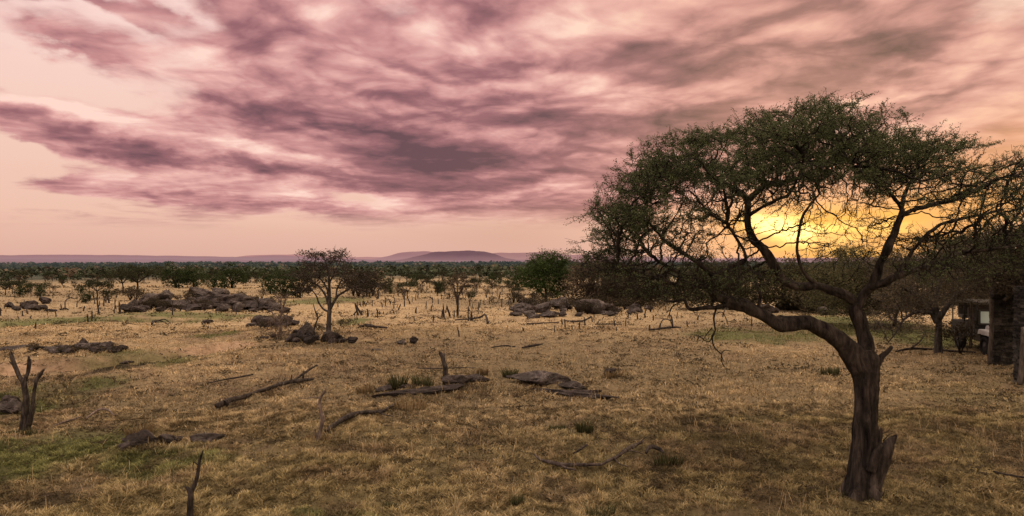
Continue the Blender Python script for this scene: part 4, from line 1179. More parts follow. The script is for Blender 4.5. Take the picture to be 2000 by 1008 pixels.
    log('fallen_log', 'arched dead limb with its thick broken end in front of the long left outcrop', 'log', [[(297, 638, 3.2, 0), (300, 636, 2.6, 4), (312, 634, 1.6, 5), (328, 636, 1.2, 0)], [(303, 636, 1.4, 3), (320, 632, 1.4, 6), (333, 634, 1, 0)]])
    log('fallen_log', 'dead limb propped on its stump left of the long left outcrop', 'log', [[(127, 604, 1.6, 0), (128, 603, 1.4, 14), (138, 600, 1.2, 17), (146, 598, 1, 13)], [(117, 606, 2, 0), (128, 606, 2, 1), (134, 606, 1.4, 0)]])
    # little stumps of the middle distance
    sm = [
        (193, 615, 30, 2.6, -3, 'thin leaning snag just left of the long left outcrop'), (235, 613, 22, 3, -2, 'dark broken trunk at the left tip of the long left outcrop'),
        (172, 629, 15, 1.8, -1, 'left one of a close pair of short posts before the long left outcrop'), (179, 628, 16, 1.8, 1, 'right one of a close pair of short posts before the long left outcrop'), (166, 629, 5, 1.4, 0, 'tiny stub beside the close pair of posts'),
        (163, 608, 10, 2, 2, 'little forked stub left of the thin leaning snag'), (213, 592, 14, 2.6, -2, 'short dark stump behind the tip of the long left outcrop'), (69, 643, 12, 2.4, 1, 'stocky stub standing alone in the left straw grass'),
        (1, 617, 16, 2, 0, 'dark post cut by the left edge'), (150, 600, 12, 1.6, 1, 'thin stub right of the propped dead limb'), (185, 594, 9, 1.4, 0, 'small post behind the thin leaning snag'), (168, 593, 9, 1.6, 1, 'small dark post further left behind the leaning snag'),
        (337, 616, 28, 1.6, 0, 'thin sapling in front of the middle of the long left outcrop'), (461, 614, 14, 1.4, 1, 'thin sapling in front of the right end of the long left outcrop'),
        (719, 619, 9, 2.6, -1, 'short thick stub right of the tripod of dead trunks'), (704, 599, 10, 1.3, -1, 'left one of three slim posts behind the tripod of dead trunks'), (709, 598, 10, 1.3, 1, 'middle one of three slim posts behind the tripod of dead trunks'), (714, 598, 8, 1.3, 3, 'right one of three slim posts behind the tripod of dead trunks'),
        (727, 598, 12, 1.2, 1, 'slim post standing right of the three slim posts'), (753, 598, 20, 1.3, -1, 'slim tall post midway between the middle tree and the thin bare tree'), (769, 603, 22, 1.3, 2, 'slim bent snag left of the tall thin pole'), (790, 599, 34, 1.5, 0, 'tall thin pole standing alone in the straw'),
        (738, 612, 9, 2, -2, 'small mound-like stub right of the tripod'), (812, 612, 10, 2.6, 1, 'low dark broken stump below the tall thin pole'),
        (867, 621, 22, 2.6, -1, 'dark upright stump left of the thin bare tree'), (879, 618, 20, 2.8, -6, 'leaning stump touching the foot of the thin bare tree'), (915, 626, 26, 2, -1, 'left one of the paired posts right of the thin bare tree'), (920, 626, 18, 2, 1, 'right one of the paired posts right of the thin bare tree'),
        (897, 657, 18, 1.9, -3, 'thin stub standing in the straw below the paired posts'), (1132, 645, 17, 2, 0, 'upright little stump below the dead trunk with the hooked end'), (1160, 626, 12, 1.4, 0, 'slim stub right of the hooked dead trunk'),
        (1201, 638, 16, 1.9, -2, 'bent little stump left of the hanging twigs'), (1204, 647, 8, 1.3, 0, 'tiny stub below the bent little stump'), (1227, 622, 14, 1.6, 0, 'slim purple-brown stub left under the big acacia'), (1222, 638, 11, 1.5, 0, 'small stub right of the bent little stump'),
        (1276, 626, 10, 1.8, 0, 'short pointed stub under the left skirt of the big acacia'), (1468, 638, 22, 1.3, 0, 'slim post seen under the arm of the big acacia'), (1322, 622, 12, 1.2, 1, 'slim post right of the pointed stub under the big acacia'),
        (620, 622, 12, 1.2, 1, 'thin twig left of the mid-distance tree trunk'), (660, 600, 10, 1.3, 0, 'thin stub right behind the mid-distance tree trunk'), (832, 604, 16, 1.1, 1, 'thin pole left of the dark upright stump'), (845, 592, 12, 1.1, 0, 'thin short pole behind the dark upright stump'),
        (980, 600, 14, 1.2, 0, 'thin pole left of the outcrop below the green bush'), (955, 590, 10, 1.2, 1, 'short thin pole behind the bent dead trunk'), (805, 590, 12, 1.0, 0, 'short thin pole behind the tall thin pole'),
    ]
    for (u, v, h, r, lean, lab) in sm:
        st = [[(u, v, r * 1.25), (u + lean * .3, v - h * .35, r * .95), (u + lean * .8, v - h * .7, r * .85), (u + lean, v - h, r * .7)]]
        if h > 14 and (u % 3): st.append([(u + lean * .6, v - h * .5, r * .5), (u + lean + (3 if u % 2 else -3) * h / 16, v - h * .75, r * .35)])
        wood('dead_stump', lab, 'stump', st, 'dead', 'dead stumps dotted over the savanna', child=False, sides=6)
    rg = np.random.default_rng(41)
    for (u0, u1, n, txt) in ((0, 235, 26, 'left of the long outcrop'), (680, 1000, 46, 'between mid-distance tree and round green bush'), (1000, 1480, 20, 'in front of the low arm of the big acacia')):
        for i in range(n):
            u = rg.uniform(u0, u1); v = 582 + 46 * rg.random() ** 1.6 if u0 < 1000 else rg.uniform(616, 650)
            h = rg.uniform(5, 17); r = rg.uniform(.8, 1.9); le = rg.normal(0, 2.2)
            st = [[(u, v, r * 1.3), (u + le * .4, v - h * .45, r), (u + le, v - h, r * .7)]]
            if i % 3 == 0: st.append([(u + le * .5, v - h * .5, r * .6), (u + le + rg.normal(0, 4), v - h * .8, r * .4)])
            wood('dead_stump', 'thin dead stub in the straw ' + txt, 'stump', st, 'dead', 'thin dead stubs ' + txt, child=False, sides=5)
    wood('dead_stump', 'three charred dead trunks leaning together like a tripod right of the mid-distance tree', 'stump', [
        [(700, 616, 3), (697, 605, 2.8), (694, 594, 2.2)], [(707, 616, 3), (701, 606, 2.6), (696, 597, 2)], [(690, 617, 2.6), (694, 611, 2), (697, 605, 1.5)], [(698, 600, 1.6), (698, 592, 1)]])
build_wood()
# ------------------------------------------------------------------ other trees and bushes
def grow(root, org, Y, limbs, regs, depthf, seed, step, infl, kill, r0, mat, leaf, nleaf, spread, lsize, lcol, spur=0.15, aspect=0.33, iters=70, vary=0.45, flat=0.3, big=0.05, limbparts=True, twigcol=None):
    """limbs: strokes of (u, v, depth, radius px); regs: (polygon, pads, per pad, leafiness, pad radius px)"""
    rg = np.random.default_rng(seed); S = Y / F
    pos, par, fixed = [], [], {}
    for k, pts in enumerate(limbs):
        p = [np.array(at(u, v, Y + d)) for u, v, d, r in pts]; r = np.array([q[3] for q in pts]) * S
        q, rr = smooth_path(p, r, max(8, 5 * len(p)))
        mb = MB(); mb.tube(q, rr, 12 if k == 0 else 8, 0.3, seed + k)
        if k == 0: q[0][2] -= 0.1
        mb.build('trunk' if k == 0 else 'limb', mat, root, origin=org)
        pr = -1 if not pos else int(np.argmin(np.linalg.norm(np.array(pos) - q[0], axis=1)))
        for j, (pp, r_) in enumerate(zip(q[::2], rr[::2])):
            fixed[len(pos)] = r_; par.append(pr if j == 0 else len(pos) - 1); pos.append(pp)
    ns = len(pos); A, W = [], []
    for (poly, npad, per, leafy, pr_) in regs:
        U, Vv = sample_poly(poly, npad, rg)
        for u, v in zip(U, Vv):
            d = float(rg.uniform(-1, 1)) * depthf(u)
            A.append(np.array(at(u, v, Y + d)) + rg.normal(0, 1, (per, 3)) * np.array([1, 1, flat]) * pr_ * S); W.append(np.full(per, leafy))
    A = np.concatenate(A); W = np.concatenate(W)
    P, pr = colonize(pos, par, A, step, infl, kill, iters, 0.3, 0.02)
    r, kids = radii(P, pr, r0, 2.3, fixed); cap = max(fixed.values()) * .6; r = np.minimum(r, cap)
    for k, f in fixed.items(): r[k] = f
    mb = MB(); branch_tubes(mb, P, pr, r, ns, big, C=twigcol)
    tips = np.nonzero((np.arange(len(P)) >= ns) & (r < r0 * 3))[0]
    wt = W[np.array([np.linalg.norm(A - P[t], axis=1).argmin() for t in tips], int)] if len(tips) else np.zeros(0)
    LP = []
    for t, w in zip(tips, wt):
        d = P[t] - P[pr[t]]; d = d / (np.linalg.norm(d) + 1e-9) + rg.normal(0, .7, 3); d[2] += .25; d /= np.linalg.norm(d)
        e = P[t] + d * spur * rg.uniform(.5, 1.6)
        V, Q, T = tube(np.array([P[t], e]), [r0 * .8, r0 * .5], 3, cap=False); mb.add(V, Q, C=twigcol)
        if rg.random() < w: LP += [P[t], (P[t] + e) / 2, e]
    mb.build('branches', M['twig'] if mat is M['bark'] else mat, root, origin=org)
    if LP:
        V, Q, C = leaf_quads(LP, nleaf, spread, lsize, lcol, rg, vary=vary, aspect=aspect)
        kk = fbm(V[:, 0] / (spread * 14), V[:, 2] / (spread * 9) + V[:, 1], 2, 5)[:, None]
        mesh_np('crown', V - org, [Q], M['leaf'], root, C * (0.5 + kk))
    print(root.name, len(P), 'nodes', len(LP) * nleaf, 'leaves')

def named_trees():
    # mid-distance tree
    g = G(641, 657); Y = g.y; S = Y / F
    t = empty('acacia_tree', g, 'mid-distance acacia with several grey stems and flat sparse top standing on a rock heap', 'tree')
    D = lambda u: 1.6 * math.sqrt(max(.1, 1 - ((u - 640) / 110.0) ** 2))
    grow(t, np.array(g), Y, [
        [(643, 660, 0, 5.5), (642, 640, 0, 4.6), (643, 620, 0, 4.2), (644, 600, 0, 3.8), (643, 580, .05, 3.2), (643, 555, .1, 2.8), (641, 530, .1, 2.2), (636, 512, .1, 1.4), (630, 500, .1, 1)],
        [(644, 606, 0, 3.2), (652, 590, -.1, 2.8), (660, 578, -.2, 2.4), (672, 570, -.3, 2), (685, 562, -.4, 1.5), (700, 552, -.4, 1)],
        [(657, 582, -.1, 2), (658, 566, 0, 1.8), (664, 553, .1, 1.4), (672, 535, .2, 1), (678, 520, .3, .8)],
        [(643, 600, 0, 2.6), (637, 580, .2, 2.2), (628, 566, .3, 1.9), (618, 556, .4, 1.6), (606, 548, .5, 1.3), (596, 535, .5, 1)],
        [(641, 590, 0, 1.8), (640, 570, -.2, 1.7), (634, 555, -.3, 1.5), (626, 545, -.4, 1.2), (618, 530, -.4, .9)],
        [(642, 610, 0, 2.2), (630, 602, .2, 1.8), (622, 590, .4, 1.6), (618, 578, .5, 1.2), (604, 560, .6, .9)],
        [(644, 552, .1, 1.8), (655, 528, 0, 1.4), (664, 510, -.1, 1), (668, 498, -.1, .8)]],
        [([(592, 498), (600, 492), (618, 489), (640, 492), (660, 490), (672, 490), (682, 502), (676, 508), (640, 510), (604, 508)], 44, 8, .42, 8),
         ([(592, 510), (680, 510), (700, 528), (690, 550), (650, 545), (600, 548), (585, 530)], 40, 8, .36, 9),
         ([(660, 525), (715, 528), (748, 545), (742, 572), (700, 575), (670, 560)], 50, 8, .8, 9),
         ([(566, 530), (600, 518), (622, 540), (622, 562), (596, 574), (566, 572)], 34, 8, .8, 8)], D, 21, .17, 2.2, .19, .012, M['grey_bark'], 0, 3, .09, .13, (.046, .037, .024), spur=.22, big=.04)
    # thin bare tree
    g = G(894, 619); Y = g.y
    t = empty('bare_tree', g, 'thin bare tree forking in a narrow V under a wispy brown crown, mid-distance', 'tree')
    grow(t, np.array(g), Y, [[(894, 621, 0, 2.4), (894, 605, 0, 2.2), (894, 592, 0, 2.2), (893, 583, 0, 2.4)], [(894, 588, 0, 2), (890, 575, .1, 1.6), (886, 560, .2, 1.2), (880, 548, .3, .8)], [(894, 586, 0, 2), (898, 572, -.1, 1.5), (904, 560, -.2, 1.1), (912, 548, -.2, .8)], [(893, 582, 0, 1.4), (894, 562, 0, 1), (894, 545, 0, .7)]],
         [([(866, 560), (872, 545), (895, 530), (920, 545), (926, 566), (905, 580), (880, 578)], 46, 7, .35, 7)], lambda u: 1.1, 22, .2, 2.4, .2, .009, M['bark'], 0, 3, .10, .13, (.10, .075, .05), spur=.25, twigcol=(1.4, 1.2, 1.05))
    # twisted dead shrub left of the middle tree
    g = G(546, 658); Y = g.y
    t = empty('dead_shrub', g, 'twisted dead grey shrub with tangled twigs on the rocks left of the mid-distance tree', 'shrub')
    grow(t, np.array(g), Y, [[(546, 660, 0, 3), (548, 640, 0, 2.6), (546, 622, .1, 2.2), (552, 606, .2, 2), (547, 590, .2, 1.6), (540, 578, .2, 1)], [(548, 632, 0, 2), (556, 620, -.2, 1.6), (562, 612, -.2, 1)], [(547, 628, 0, 1.8), (536, 616, .1, 1.4), (528, 606, .2, .9)], [(550, 606, .2, 1.5), (556, 590, .1, 1.2), (560, 574, .1, .8)]],
         [([(505, 668), (515, 640), (535, 612), (560, 610), (572, 640), (580, 668)], 50, 7, .5, 6), ([(532, 600), (545, 572), (562, 570), (570, 596)], 16, 7, .15, 5)], lambda u: .9, 23, .14, 2, .16, .008, M['deadgrey'], 0, 2, .08, .10, (.10, .078, .055), spur=.2, twigcol=(.8, .75, .7))
    wood('dead_snag', 'crooked charred branch standing just left of the mid-distance tree trunk', 'snag', [
        [(611, 650, 2), (616, 634, 2), (620, 622, 1.8), (616, 608, 1.4), (612, 594, .9)], [(618, 624, 1.4), (626, 617, 1), (632, 616, .6)], [(617, 610, 1), (624, 604, .6)]])
    # round green bush
    g = G(1066, 596); Y = g.y + 8
    t = empty('green_bush', (g.x * Y / g.y, Y, float(hgt(g.x, Y, False))), 'big round green bush standing behind the dome-shaped boulder', 'bush'); o = np.array(t.location)
    grow(t, o, Y, [[(1066, 592, 0, 3), (1066, 570, 0, 2.4), (1062, 545, .1, 1.6), (1060, 520, .1, 1)], [(1066, 580, 0, 2), (1080, 560, -.3, 1.4), (1090, 535, -.4, 1)], [(1065, 580, 0, 2), (1048, 562, .3, 1.4), (1036, 545, .4, 1)]],
         [([(1022, 560), (1020, 532), (1034, 512), (1052, 498), (1062, 500), (1068, 494), (1085, 493), (1100, 505), (1114, 522), (1112, 548), (1102, 570), (1050, 578)], 190, 7, 1, 7)],
         lambda u: 2.4 * math.sqrt(max(.1, 1 - ((u - 1067) / 52.0) ** 2)), 24, .3, 3, .3, .012, M['bark'], 0, 5, .22, .22, (.042, .064, .020), spur=.3, aspect=.4, flat=.8)
    # olive tree with hanging twigs to the right, behind the big acacia
    g = G(1834, 690); Y = g.y
    t = empty('thorn_tree', g, 'squat thorn tree with pale trunk and tangled grey-brown crown before the parked truck', 'tree')
    grow(t, np.array(g), Y, [[(1833, 693, 0, 9.5), (1833, 672, 0, 7), (1834, 648, 0, 6), (1833, 620, .1, 5.6), (1826, 600, .1, 5)], [(1832, 630, 0, 6), (1818, 606, .3, 5), (1800, 585, .5, 4), (1770, 565, .7, 3), (1740, 550, .9, 2)], [(1834, 622, 0, 6), (1850, 598, -.3, 5), (1872, 575, -.5, 4), (1900, 560, -.7, 3), (1940, 545, -.9, 2)], [(1828, 604, .1, 5), (1830, 570, .2, 4), (1840, 535, .3, 3), (1850, 505, .4, 2)], [(1822, 612, .2, 4), (1790, 610, -.6, 2.6), (1765, 625, -1, 2), (1750, 650, -1.1, 1.3), (1735, 668, -1.1, .9)]],
         [([(1700, 560), (1710, 510), (1760, 480), (1830, 470), (1900, 462), (1960, 470), (1990, 520), (1960, 565), (1900, 590), (1820, 600), (1760, 610)], 200, 9, .8, 12), ([(1690, 600), (1760, 600), (1800, 640), (1760, 670), (1700, 650)], 26, 8, .25, 10)],
         lambda u: 2.6, 25, .20, 2.4, .2, .008, M['grey_bark'], 0, 4, .10, .12, (.105, .088, .055), spur=.25, flat=.5)
    log('fallen_log', 'long crooked dead branch lying across the foot of the squat thorn tree', 'log', [[(1750, 690, 2), (1775, 687, 3.2), (1800, 686, 2.6), (1830, 687, 2.6), (1860, 690, 2.4), (1905, 693, 2)], [(1775, 687, 2), (1795, 686, 1.5, 14), (1806, 684, 1, 26)]])
    # low rounded olive bush right of the sun
    g = G(1680, 640); Y = g.y
    t = empty('thorn_bush', g, 'rounded dark olive thorn bush low on the skyline right under the sunset glow', 'bush')
    grow(t, np.array(g), Y, [[(1680, 642, 0, 5), (1680, 610, 0, 4), (1676, 580, 0, 3), (1670, 550, 0, 2)], [(1680, 610, 0, 3), (1710, 580, .3, 2), (1740, 550, .5, 1.5)], [(1680, 605, 0, 3), (1645, 580, -.3, 2), (1615, 555, -.5, 1.5)]],
         [([(1575, 585), (1582, 545), (1605, 510), (1640, 486), (1670, 480), (1710, 488), (1745, 520), (1760, 560), (1750, 605), (1690, 615), (1610, 610)], 230, 8, .9, 12)],
         lambda u: 2.6 * math.sqrt(max(.1, 1 - ((u - 1670) / 100.0) ** 2)), 26, .24, 2.6, .24, .010, M['bark'], 0, 4, .14, .15, (.085, .082, .040), spur=.28, flat=.6)
    # thicket behind the left skirt of the acacia
    for (u, v, poly, lab, sd, lc) in [
        (1150, 590, [(1112, 580), (1118, 540), (1135, 515), (1165, 505), (1190, 520), (1200, 560), (1190, 588)], 'leafless brown thicket between the green bush and the big acacia', 31, (.085, .066, .045)),
        (1235, 596, [(1180, 590), (1185, 545), (1215, 520), (1260, 520), (1295, 545), (1300, 590)], 'dark brown thicket seen through the left skirt of the big acacia', 32, (.060, .052, .034)),
        (1390, 604, [(1310, 590), (1320, 545), (1350, 525), (1400, 520), (1450, 528), (1465, 560), (1460, 596)], 'dark thicket behind the low arm of the big acacia', 33, (.060, .056, .034)),
        (1535, 606, [(1460, 590), (1470, 545), (1500, 520), (1550, 515), (1590, 530), (1600, 596)], 'olive thicket below the sunset glow behind the big acacia', 34, (.082, .076, .038)),
        (1745, 640, [(1690, 600), (1695, 540), (1720, 505), (1760, 490), (1810, 500), (1830, 550), (1825, 610)], 'grey-brown thicket behind the right arm of the big acacia', 36, (.095, .080, .050)),
        (1880, 655, [(1810, 560), (1820, 500), (1850, 470), (1900, 460), (1950, 475), (1965, 540), (1940, 590), (1860, 600)], 'tall brown thicket rising behind the squat thorn tree', 37, (.085, .072, .046)),
        (1620, 612, [(1560, 600), (1565, 560), (1600, 535), (1660, 530), (1700, 560), (1700, 604)], 'low brown thicket left behind the fork of the big acacia', 38, (.085, .076, .044)),
        (2050, 700, [(1880, 560), (1890, 500), (1930, 455), (2010, 445), (2080, 470), (2090, 560), (2000, 565)], 'dense thorn crown hanging over the roof at the right edge', 35, (.085, .072, .047))]:
        g = G(u, v); Y = g.y if sd != 35 else 29.0
        if sd == 35: g = Vector(((u - CX) / F * Y, Y, float(hgt((u - CX) / F * Y, Y, False))))
        t = empty('thorn_tree' if sd == 35 else 'thicket', g, lab, 'tree' if sd == 35 else 'bush')
        us = [p[0] for p in poly]; vs = [p[1] for p in poly]; um = sum(us) / len(us); v1, v2 = min(vs), max(vs); w = max(us) - min(us)
        vb = CY + (CAMZ - g.z) / Y * F
        grow(t, np.array(g), Y, [[(u, vb, 0, 3), (um, (v1 + v2) / 2 + 12, 0, 2.4), (um, v1 + 14, 0, 1.2)], [(um, v2 - 8, 0, 2), (um - w * .3, (v1 + v2) / 2, .3, 1.2)], [(um, v2 - 8, 0, 2), (um + w * .3, (v1 + v2) / 2, -.3, 1.2)]],
             [(poly, int(50 + w * .9), 8, .85, 9)], lambda uu: 1.8, sd, .011 * Y * .5, 3, .011 * Y * .5, .0003 * Y, M['bark'], 0, 4, .0045 * Y, .0045 * Y, lc, spur=.008 * Y, flat=.7)
named_trees()

# ---- prototypes for the trees and bushes of the distance
def proto(kind, seed):
    rg = np.random.default_rng(seed); root = empty('x', (0, 0, 0)); org = np.zeros(3)
    mb = MB(); LP = []
    if kind == 'umbrella':
        H, Rr = 5.0, 3.6
        mb.tube([(0, 0, -.2), (.1, 0, 1.2), (0, .1, 2.4)], [.2, .16, .14], 6)
        for i in range(7):
            a = i * .9 + rg.uniform(-.3, .3); R_ = Rr * rg.uniform(.4, .95)
            e = np.array([math.cos(a) * R_, math.sin(a) * R_, H * rg.uniform(.78, .95)])
            q, rr = smooth_path([np.array([0, .1, 2.2]), np.array([e[0] * .45, e[1] * .45, 3.2]), e], [.11, .07, .03], 8); mb.tube(q, rr, 4)
            for j in range(10): LP.append(e + rg.normal(0, 1, 3) * np.array([.75, .75, .22]))
        for j in range(24): 
            a, rad = rg.uniform(0, 6.28), Rr * math.sqrt(rg.random()) * .9
            LP.append(np.array([math.cos(a) * rad, math.sin(a) * rad, H * (.98 - .16 * (rad / Rr) ** 2) - rg.random() * .6]))
        c = (.034, .038, .021); n, sp, sz = 22, .34, .30
    elif kind == 'round':
        H, Rr = 4.2, 2.7
        mb.tube([(0, 0, -.2), (0, 0, 1.4)], [.2, .12], 6)
        for i in range(5):
            a = i * 1.26; e = (math.cos(a) * 1.3, math.sin(a) * 1.3, 2.4); mb.tube([(0, 0, .8), e], [.09, .04], 4)
        for j in range(95):
            d = rg.normal(0, 1, 3); d /= np.linalg.norm(d); d *= rg.random() ** .33
            LP.append(np.array([d[0] * Rr, d[1] * Rr, H * .50 + d[2] * H * .50]) * (1 + .2 * math.sin(5 * d[0] + seed)))
        c = (.029, .040, .017); n, sp, sz = 22, .32, .30
    elif kind == 'scrub':
        H, Rr = 2.6, 1.3
        for i in range(5):
            a = i * 1.3 + rg.uniform(-.4, .4); l = rg.uniform(.5, 1.1)
            mb.tube([(0, 0, -.1), (math.cos(a) * .3 * l, math.sin(a) * .3 * l, H * .35), (math.cos(a) * l, math.sin(a) * l, H * .85)], [.07, .05, .02], 4)
        for j in range(34):
            a, rad = rg.uniform(0, 6.28), Rr * math.sqrt(rg.random()); LP.append(np.array([math.cos(a) * rad, math.sin(a) * rad, H * rg.uniform(.42, .98)]))
        c = (.048, .040, .026); n, sp, sz = 14, .26, .22
    else:  # leafless sapling
        H = 3.2
        mb.tube([(0, 0, -.1), (.08, 0, 1.2), (.02, .05, 2.2), (.1, 0, 3.2)], [.09, .075, .05, .02], 5)
        for i in range(9):
            z = rg.uniform(1.0, 2.7); a = rg.uniform(0, 6.28); l = rg.uniform(.4, 1.0)
            mb.tube([(.04, 0, z), (math.cos(a) * l * .5, math.sin(a) * l * .5, z + l * .5), (math.cos(a) * l * .8, math.sin(a) * l * .8, z + l * 1.1)], [.04, .028, .012], 4)
            LP.append(np.array([math.cos(a) * l * .7, math.sin(a) * l * .7, z + l * .9]))
        c = (.085, .064, .042); n, sp, sz = 12, .28, .18
    mb.build('trunk', M['twig'], root)
    V, Q, C = leaf_quads(LP, n, sp, sz, c, rg, vary=.4, aspect=.55, flatten=.6)
    mesh_np('crown', V, [Q], M['leaf'], root, C)
    return root

PROTO = {}
for k in ('umbrella', 'round', 'scrub', 'sapling'):
    PROTO[k] = [proto(k, 50 + 7 * i + len(k)) for i in range(3)]
_used = set()
def put(kind, u, v, h, name, label, cat, group=None, wide=1.0, seed=0):
    H = {'umbrella': 5.0, 'round': 4.2, 'scrub': 2.6, 'sapling': 3.2}[kind]
    g = G(u, v); s = h * g.y / F / H
    p = PROTO[kind][seed % 3]
    if p.name in _used or True:
        o = p.copy(); col.objects.link(o)
        for c in p.children:
            d = c.copy(); col.objects.link(d); d.parent = o; d.name = c.name.split('.')[0]
    o.name = name; o.location = g; o.scale = (s * wide, s * wide, s); o.rotation_euler = (0, 0, (seed * 1.7) % 6.28)
    tag(o, label, cat, group); return o

def far_trees():
    rg = np.random.default_rng(77)
    NT = [('umbrella', 268, 577, 56, 1.0, 'dark umbrella acacia with visible trunk behind the left tip of the long outcrop'), ('umbrella', 240, 572, 42, 1.0, 'smaller umbrella acacia touching the left of the one behind the long outcrop'),
          ('round', 344, 562, 44, 1.05, 'round dark green tree behind the flat-topped boulder'), ('round', 378, 562, 40, 1.0, 'green tree right against the round one behind the flat-topped boulder'), ('round', 418, 565, 34, 1.0, 'lighter green bush between the two dark trees behind the long outcrop'),
          ('round', 453, 563, 44, 1.15, 'dense round dark tree behind the right shoulder of the long outcrop'), ('round', 528, 575, 46, .8, 'dark green bush behind the dead twisted shrub'), ('round', 556, 582, 50, .95, 'dark brown-green bush left behind the mid-distance tree'), ('round', 586, 582, 52, .8, 'dark bush touching the left of the mid-distance tree crown'),
          ('scrub', 700, 580, 46, 1.3, 'broad brown bush behind the right skirt of the mid-distance tree'), ('scrub', 728, 578, 40, 1.2, 'brown bush at the right end of the mid-distance tree skirt'), ('scrub', 690, 578, 40, 1.2, 'brown bush just behind the right stems of the mid-distance tree'),
          ('round', 168, 592, 22, 1.0, 'small dark round tree left of the leaning snag'), ('round', 210, 583, 18, .9, 'small dark shrub on a thin stem behind the leaning snag'), ('round', 960, 562, 26, 1.0, 'round bush behind the bent dead trunk'), ('round', 1010, 566, 34, 1.1, 'dark green bush left behind the round green bush'),
          ('scrub', 960, 590, 12, 1.3, 'low grey bush in the straw left of the outcrop below the green bush'), ('scrub', 1876, 692, 62, 1.0, 'grey scrub bush standing between the squat thorn tree and the parked truck'), ('scrub', 918, 606, 16, .9, 'small dead bush on top of the paired posts')]
    for i, (k, u, v, h, w, lab) in enumerate(NT):
        if u == 918: continue
        put(k, u, v, h, {'umbrella': 'acacia_tree', 'round': 'round_tree', 'scrub': 'dry_bush'}[k], lab, 'tree' if k != 'scrub' else 'bush', None, w, i)
    zones = [(0, 240, 'left of the long outcrop'), (240, 560, 'behind the long left outcrop'), (690, 860, 'right of the mid-distance tree'), (860, 1020, 'behind the thin bare tree')]
    for zi, (u0, u1, txt) in enumerate(zones):
        n = int((u1 - u0) * .36)
        for i in range(n):
            u = rg.uniform(u0, u1); v = 545 + 40 * rg.random() ** 1.5
            if zi == 1 and v > 556: v = rg.uniform(543, 556)
            x = rg.random()
            kind, nm, ds, cat = ('umbrella', 'acacia_tree', 'small dark flat-topped acacia in the open bush', 'tree') if x < .14 else ('round', 'round_tree', 'small dark rounded tree in the open bush', 'tree') if x < .30 else ('scrub', 'dry_bush', 'small dry scrub bush in the open savanna', 'bush') if x < .68 else ('sapling', 'bare_sapling', 'thin bare sapling in the open savanna', 'tree')
            h = {'umbrella': 24, 'round': 18, 'scrub': 14, 'sapling': 20}[kind] * rg.uniform(.6, 1.2) * (v - 504) / 60
            put(kind, u, v, h, nm, ds + ' ' + txt, cat, 'trees and scrub in the open bush ' + txt, rg.uniform(.7, 1.0), int(rg.integers(0, 99)))
    for i in range(26):
        u = rg.uniform(1140, 1480); v = rg.uniform(548, 580)
        put('scrub', u, v, rg.uniform(14, 26), 'dry_bush', 'dry bush in the scrub seen through the left half of the big acacia', 'bush', 'scrub seen through the big acacia', 1.1, i)
    for i in range(60):
        u = rg.uniform(240, 565); v = rg.uniform(582, 609)
        put('scrub' if i % 3 else 'sapling', u, v, rg.uniform(10, 24), 'dry_bush', 'small dead bush growing among the boulders of the long left outcrop', 'bush', 'dead bushes among the left boulders', rg.uniform(.8, 1.5), i)
    for i in range(40):
        u = rg.uniform(990, 1290); v = rg.uniform(590, 616)
        put('scrub' if i % 3 else 'sapling', u, v, rg.uniform(9, 26), 'dry_bush', 'small dry bush growing among the boulders below the round green bush', 'bush', 'dry bushes among the boulders below the green bush', rg.uniform(.9, 1.6), i)
    for i in range(16):
        u = rg.uniform(480, 680); v = rg.uniform(634, 672)
        put('scrub', u, v, rg.uniform(7, 15), 'dry_bush', 'low dead bush among the stones around the mid-distance tree', 'bush', 'dead bushes round the mid-distance tree', rg.uniform(1, 1.8), i)
    for i in range(16):
        u = rg.uniform(60, 245); v = rg.uniform(678, 690)
        put('scrub', u, v, rg.uniform(7, 14), 'dry_bush', 'low dead bush on the rocky mound above the dry gully', 'bush', 'dead bushes on the rocky mound', rg.uniform(1.2, 2.2), i)
    # the far bushland: nobody could count it
    n = 9000
    u = rg.uniform(-420, 2420, n); v = 512.0 + 33 * rg.random(n) ** 1.05; ok0 = v > np.where(u < 700, 515.5, 510.5); u, v = u[ok0], v[ok0]; n = len(u)
    X, Yy, Z = [], [], []
    tab_v = np.linspace(512, 546, 120); tab = [G(1000, q).y for q in tab_v]
    Yy = np.interp(v, tab_v, tab); X = (u - CX) / F * Yy; Z = hgt(X, Yy, False)
    dn = fbm(X / 160.0, Yy / 320.0, 4, 107)
    ok = rg.random(n) < np.where(Yy < 330, .55, 1 - .75 * sstep(.50, .72, dn))
    X, Yy, Z = X[ok], Yy[ok], Z[ok]
    hh = rg.uniform(2.2, 5.0, len(X)) * np.clip(Yy / 500, .85, 2.2)
    mb = MB()
    k = 26
    c0 = np.stack([X, Yy, Z], -1)
    d = rg.normal(0, 1, (len(X), k, 3)); d /= np.linalg.norm(d, axis=2)[..., None]; d *= rg.random((len(X), k, 1)) ** .4
    wd = hh * rg.uniform(.8, 1.5, len(X))
    cen = c0[:, None, :] + np.stack([d[..., 0] * wd[:, None] * .62, d[..., 1] * wd[:, None] * .62, hh[:, None] * (.55 + .42 * d[..., 2])], -1)
    s = (hh * np.clip(.17 + .10 * (Yy - 300) / 900, .17, .30))[:, None, None]
    a = rg.normal(0, 1, cen.shape); a[..., 2] *= .5; a /= np.linalg.norm(a, axis=2)[..., None]; b = np.cross(a, rg.normal(0, 1, cen.shape)); b /= np.linalg.norm(b, axis=2)[..., None]
    V = np.stack([cen - a * s, cen + b * s * .8, cen + a * s, cen - b * s * .8], 2).reshape(-1, 3)
    colr = np.where((rg.random(len(X)) < .18)[:, None], np.array([.105, .080, .052]), np.array([.046, .056, .032])) * rg.uniform(.6, 1.35, (len(X), 1))
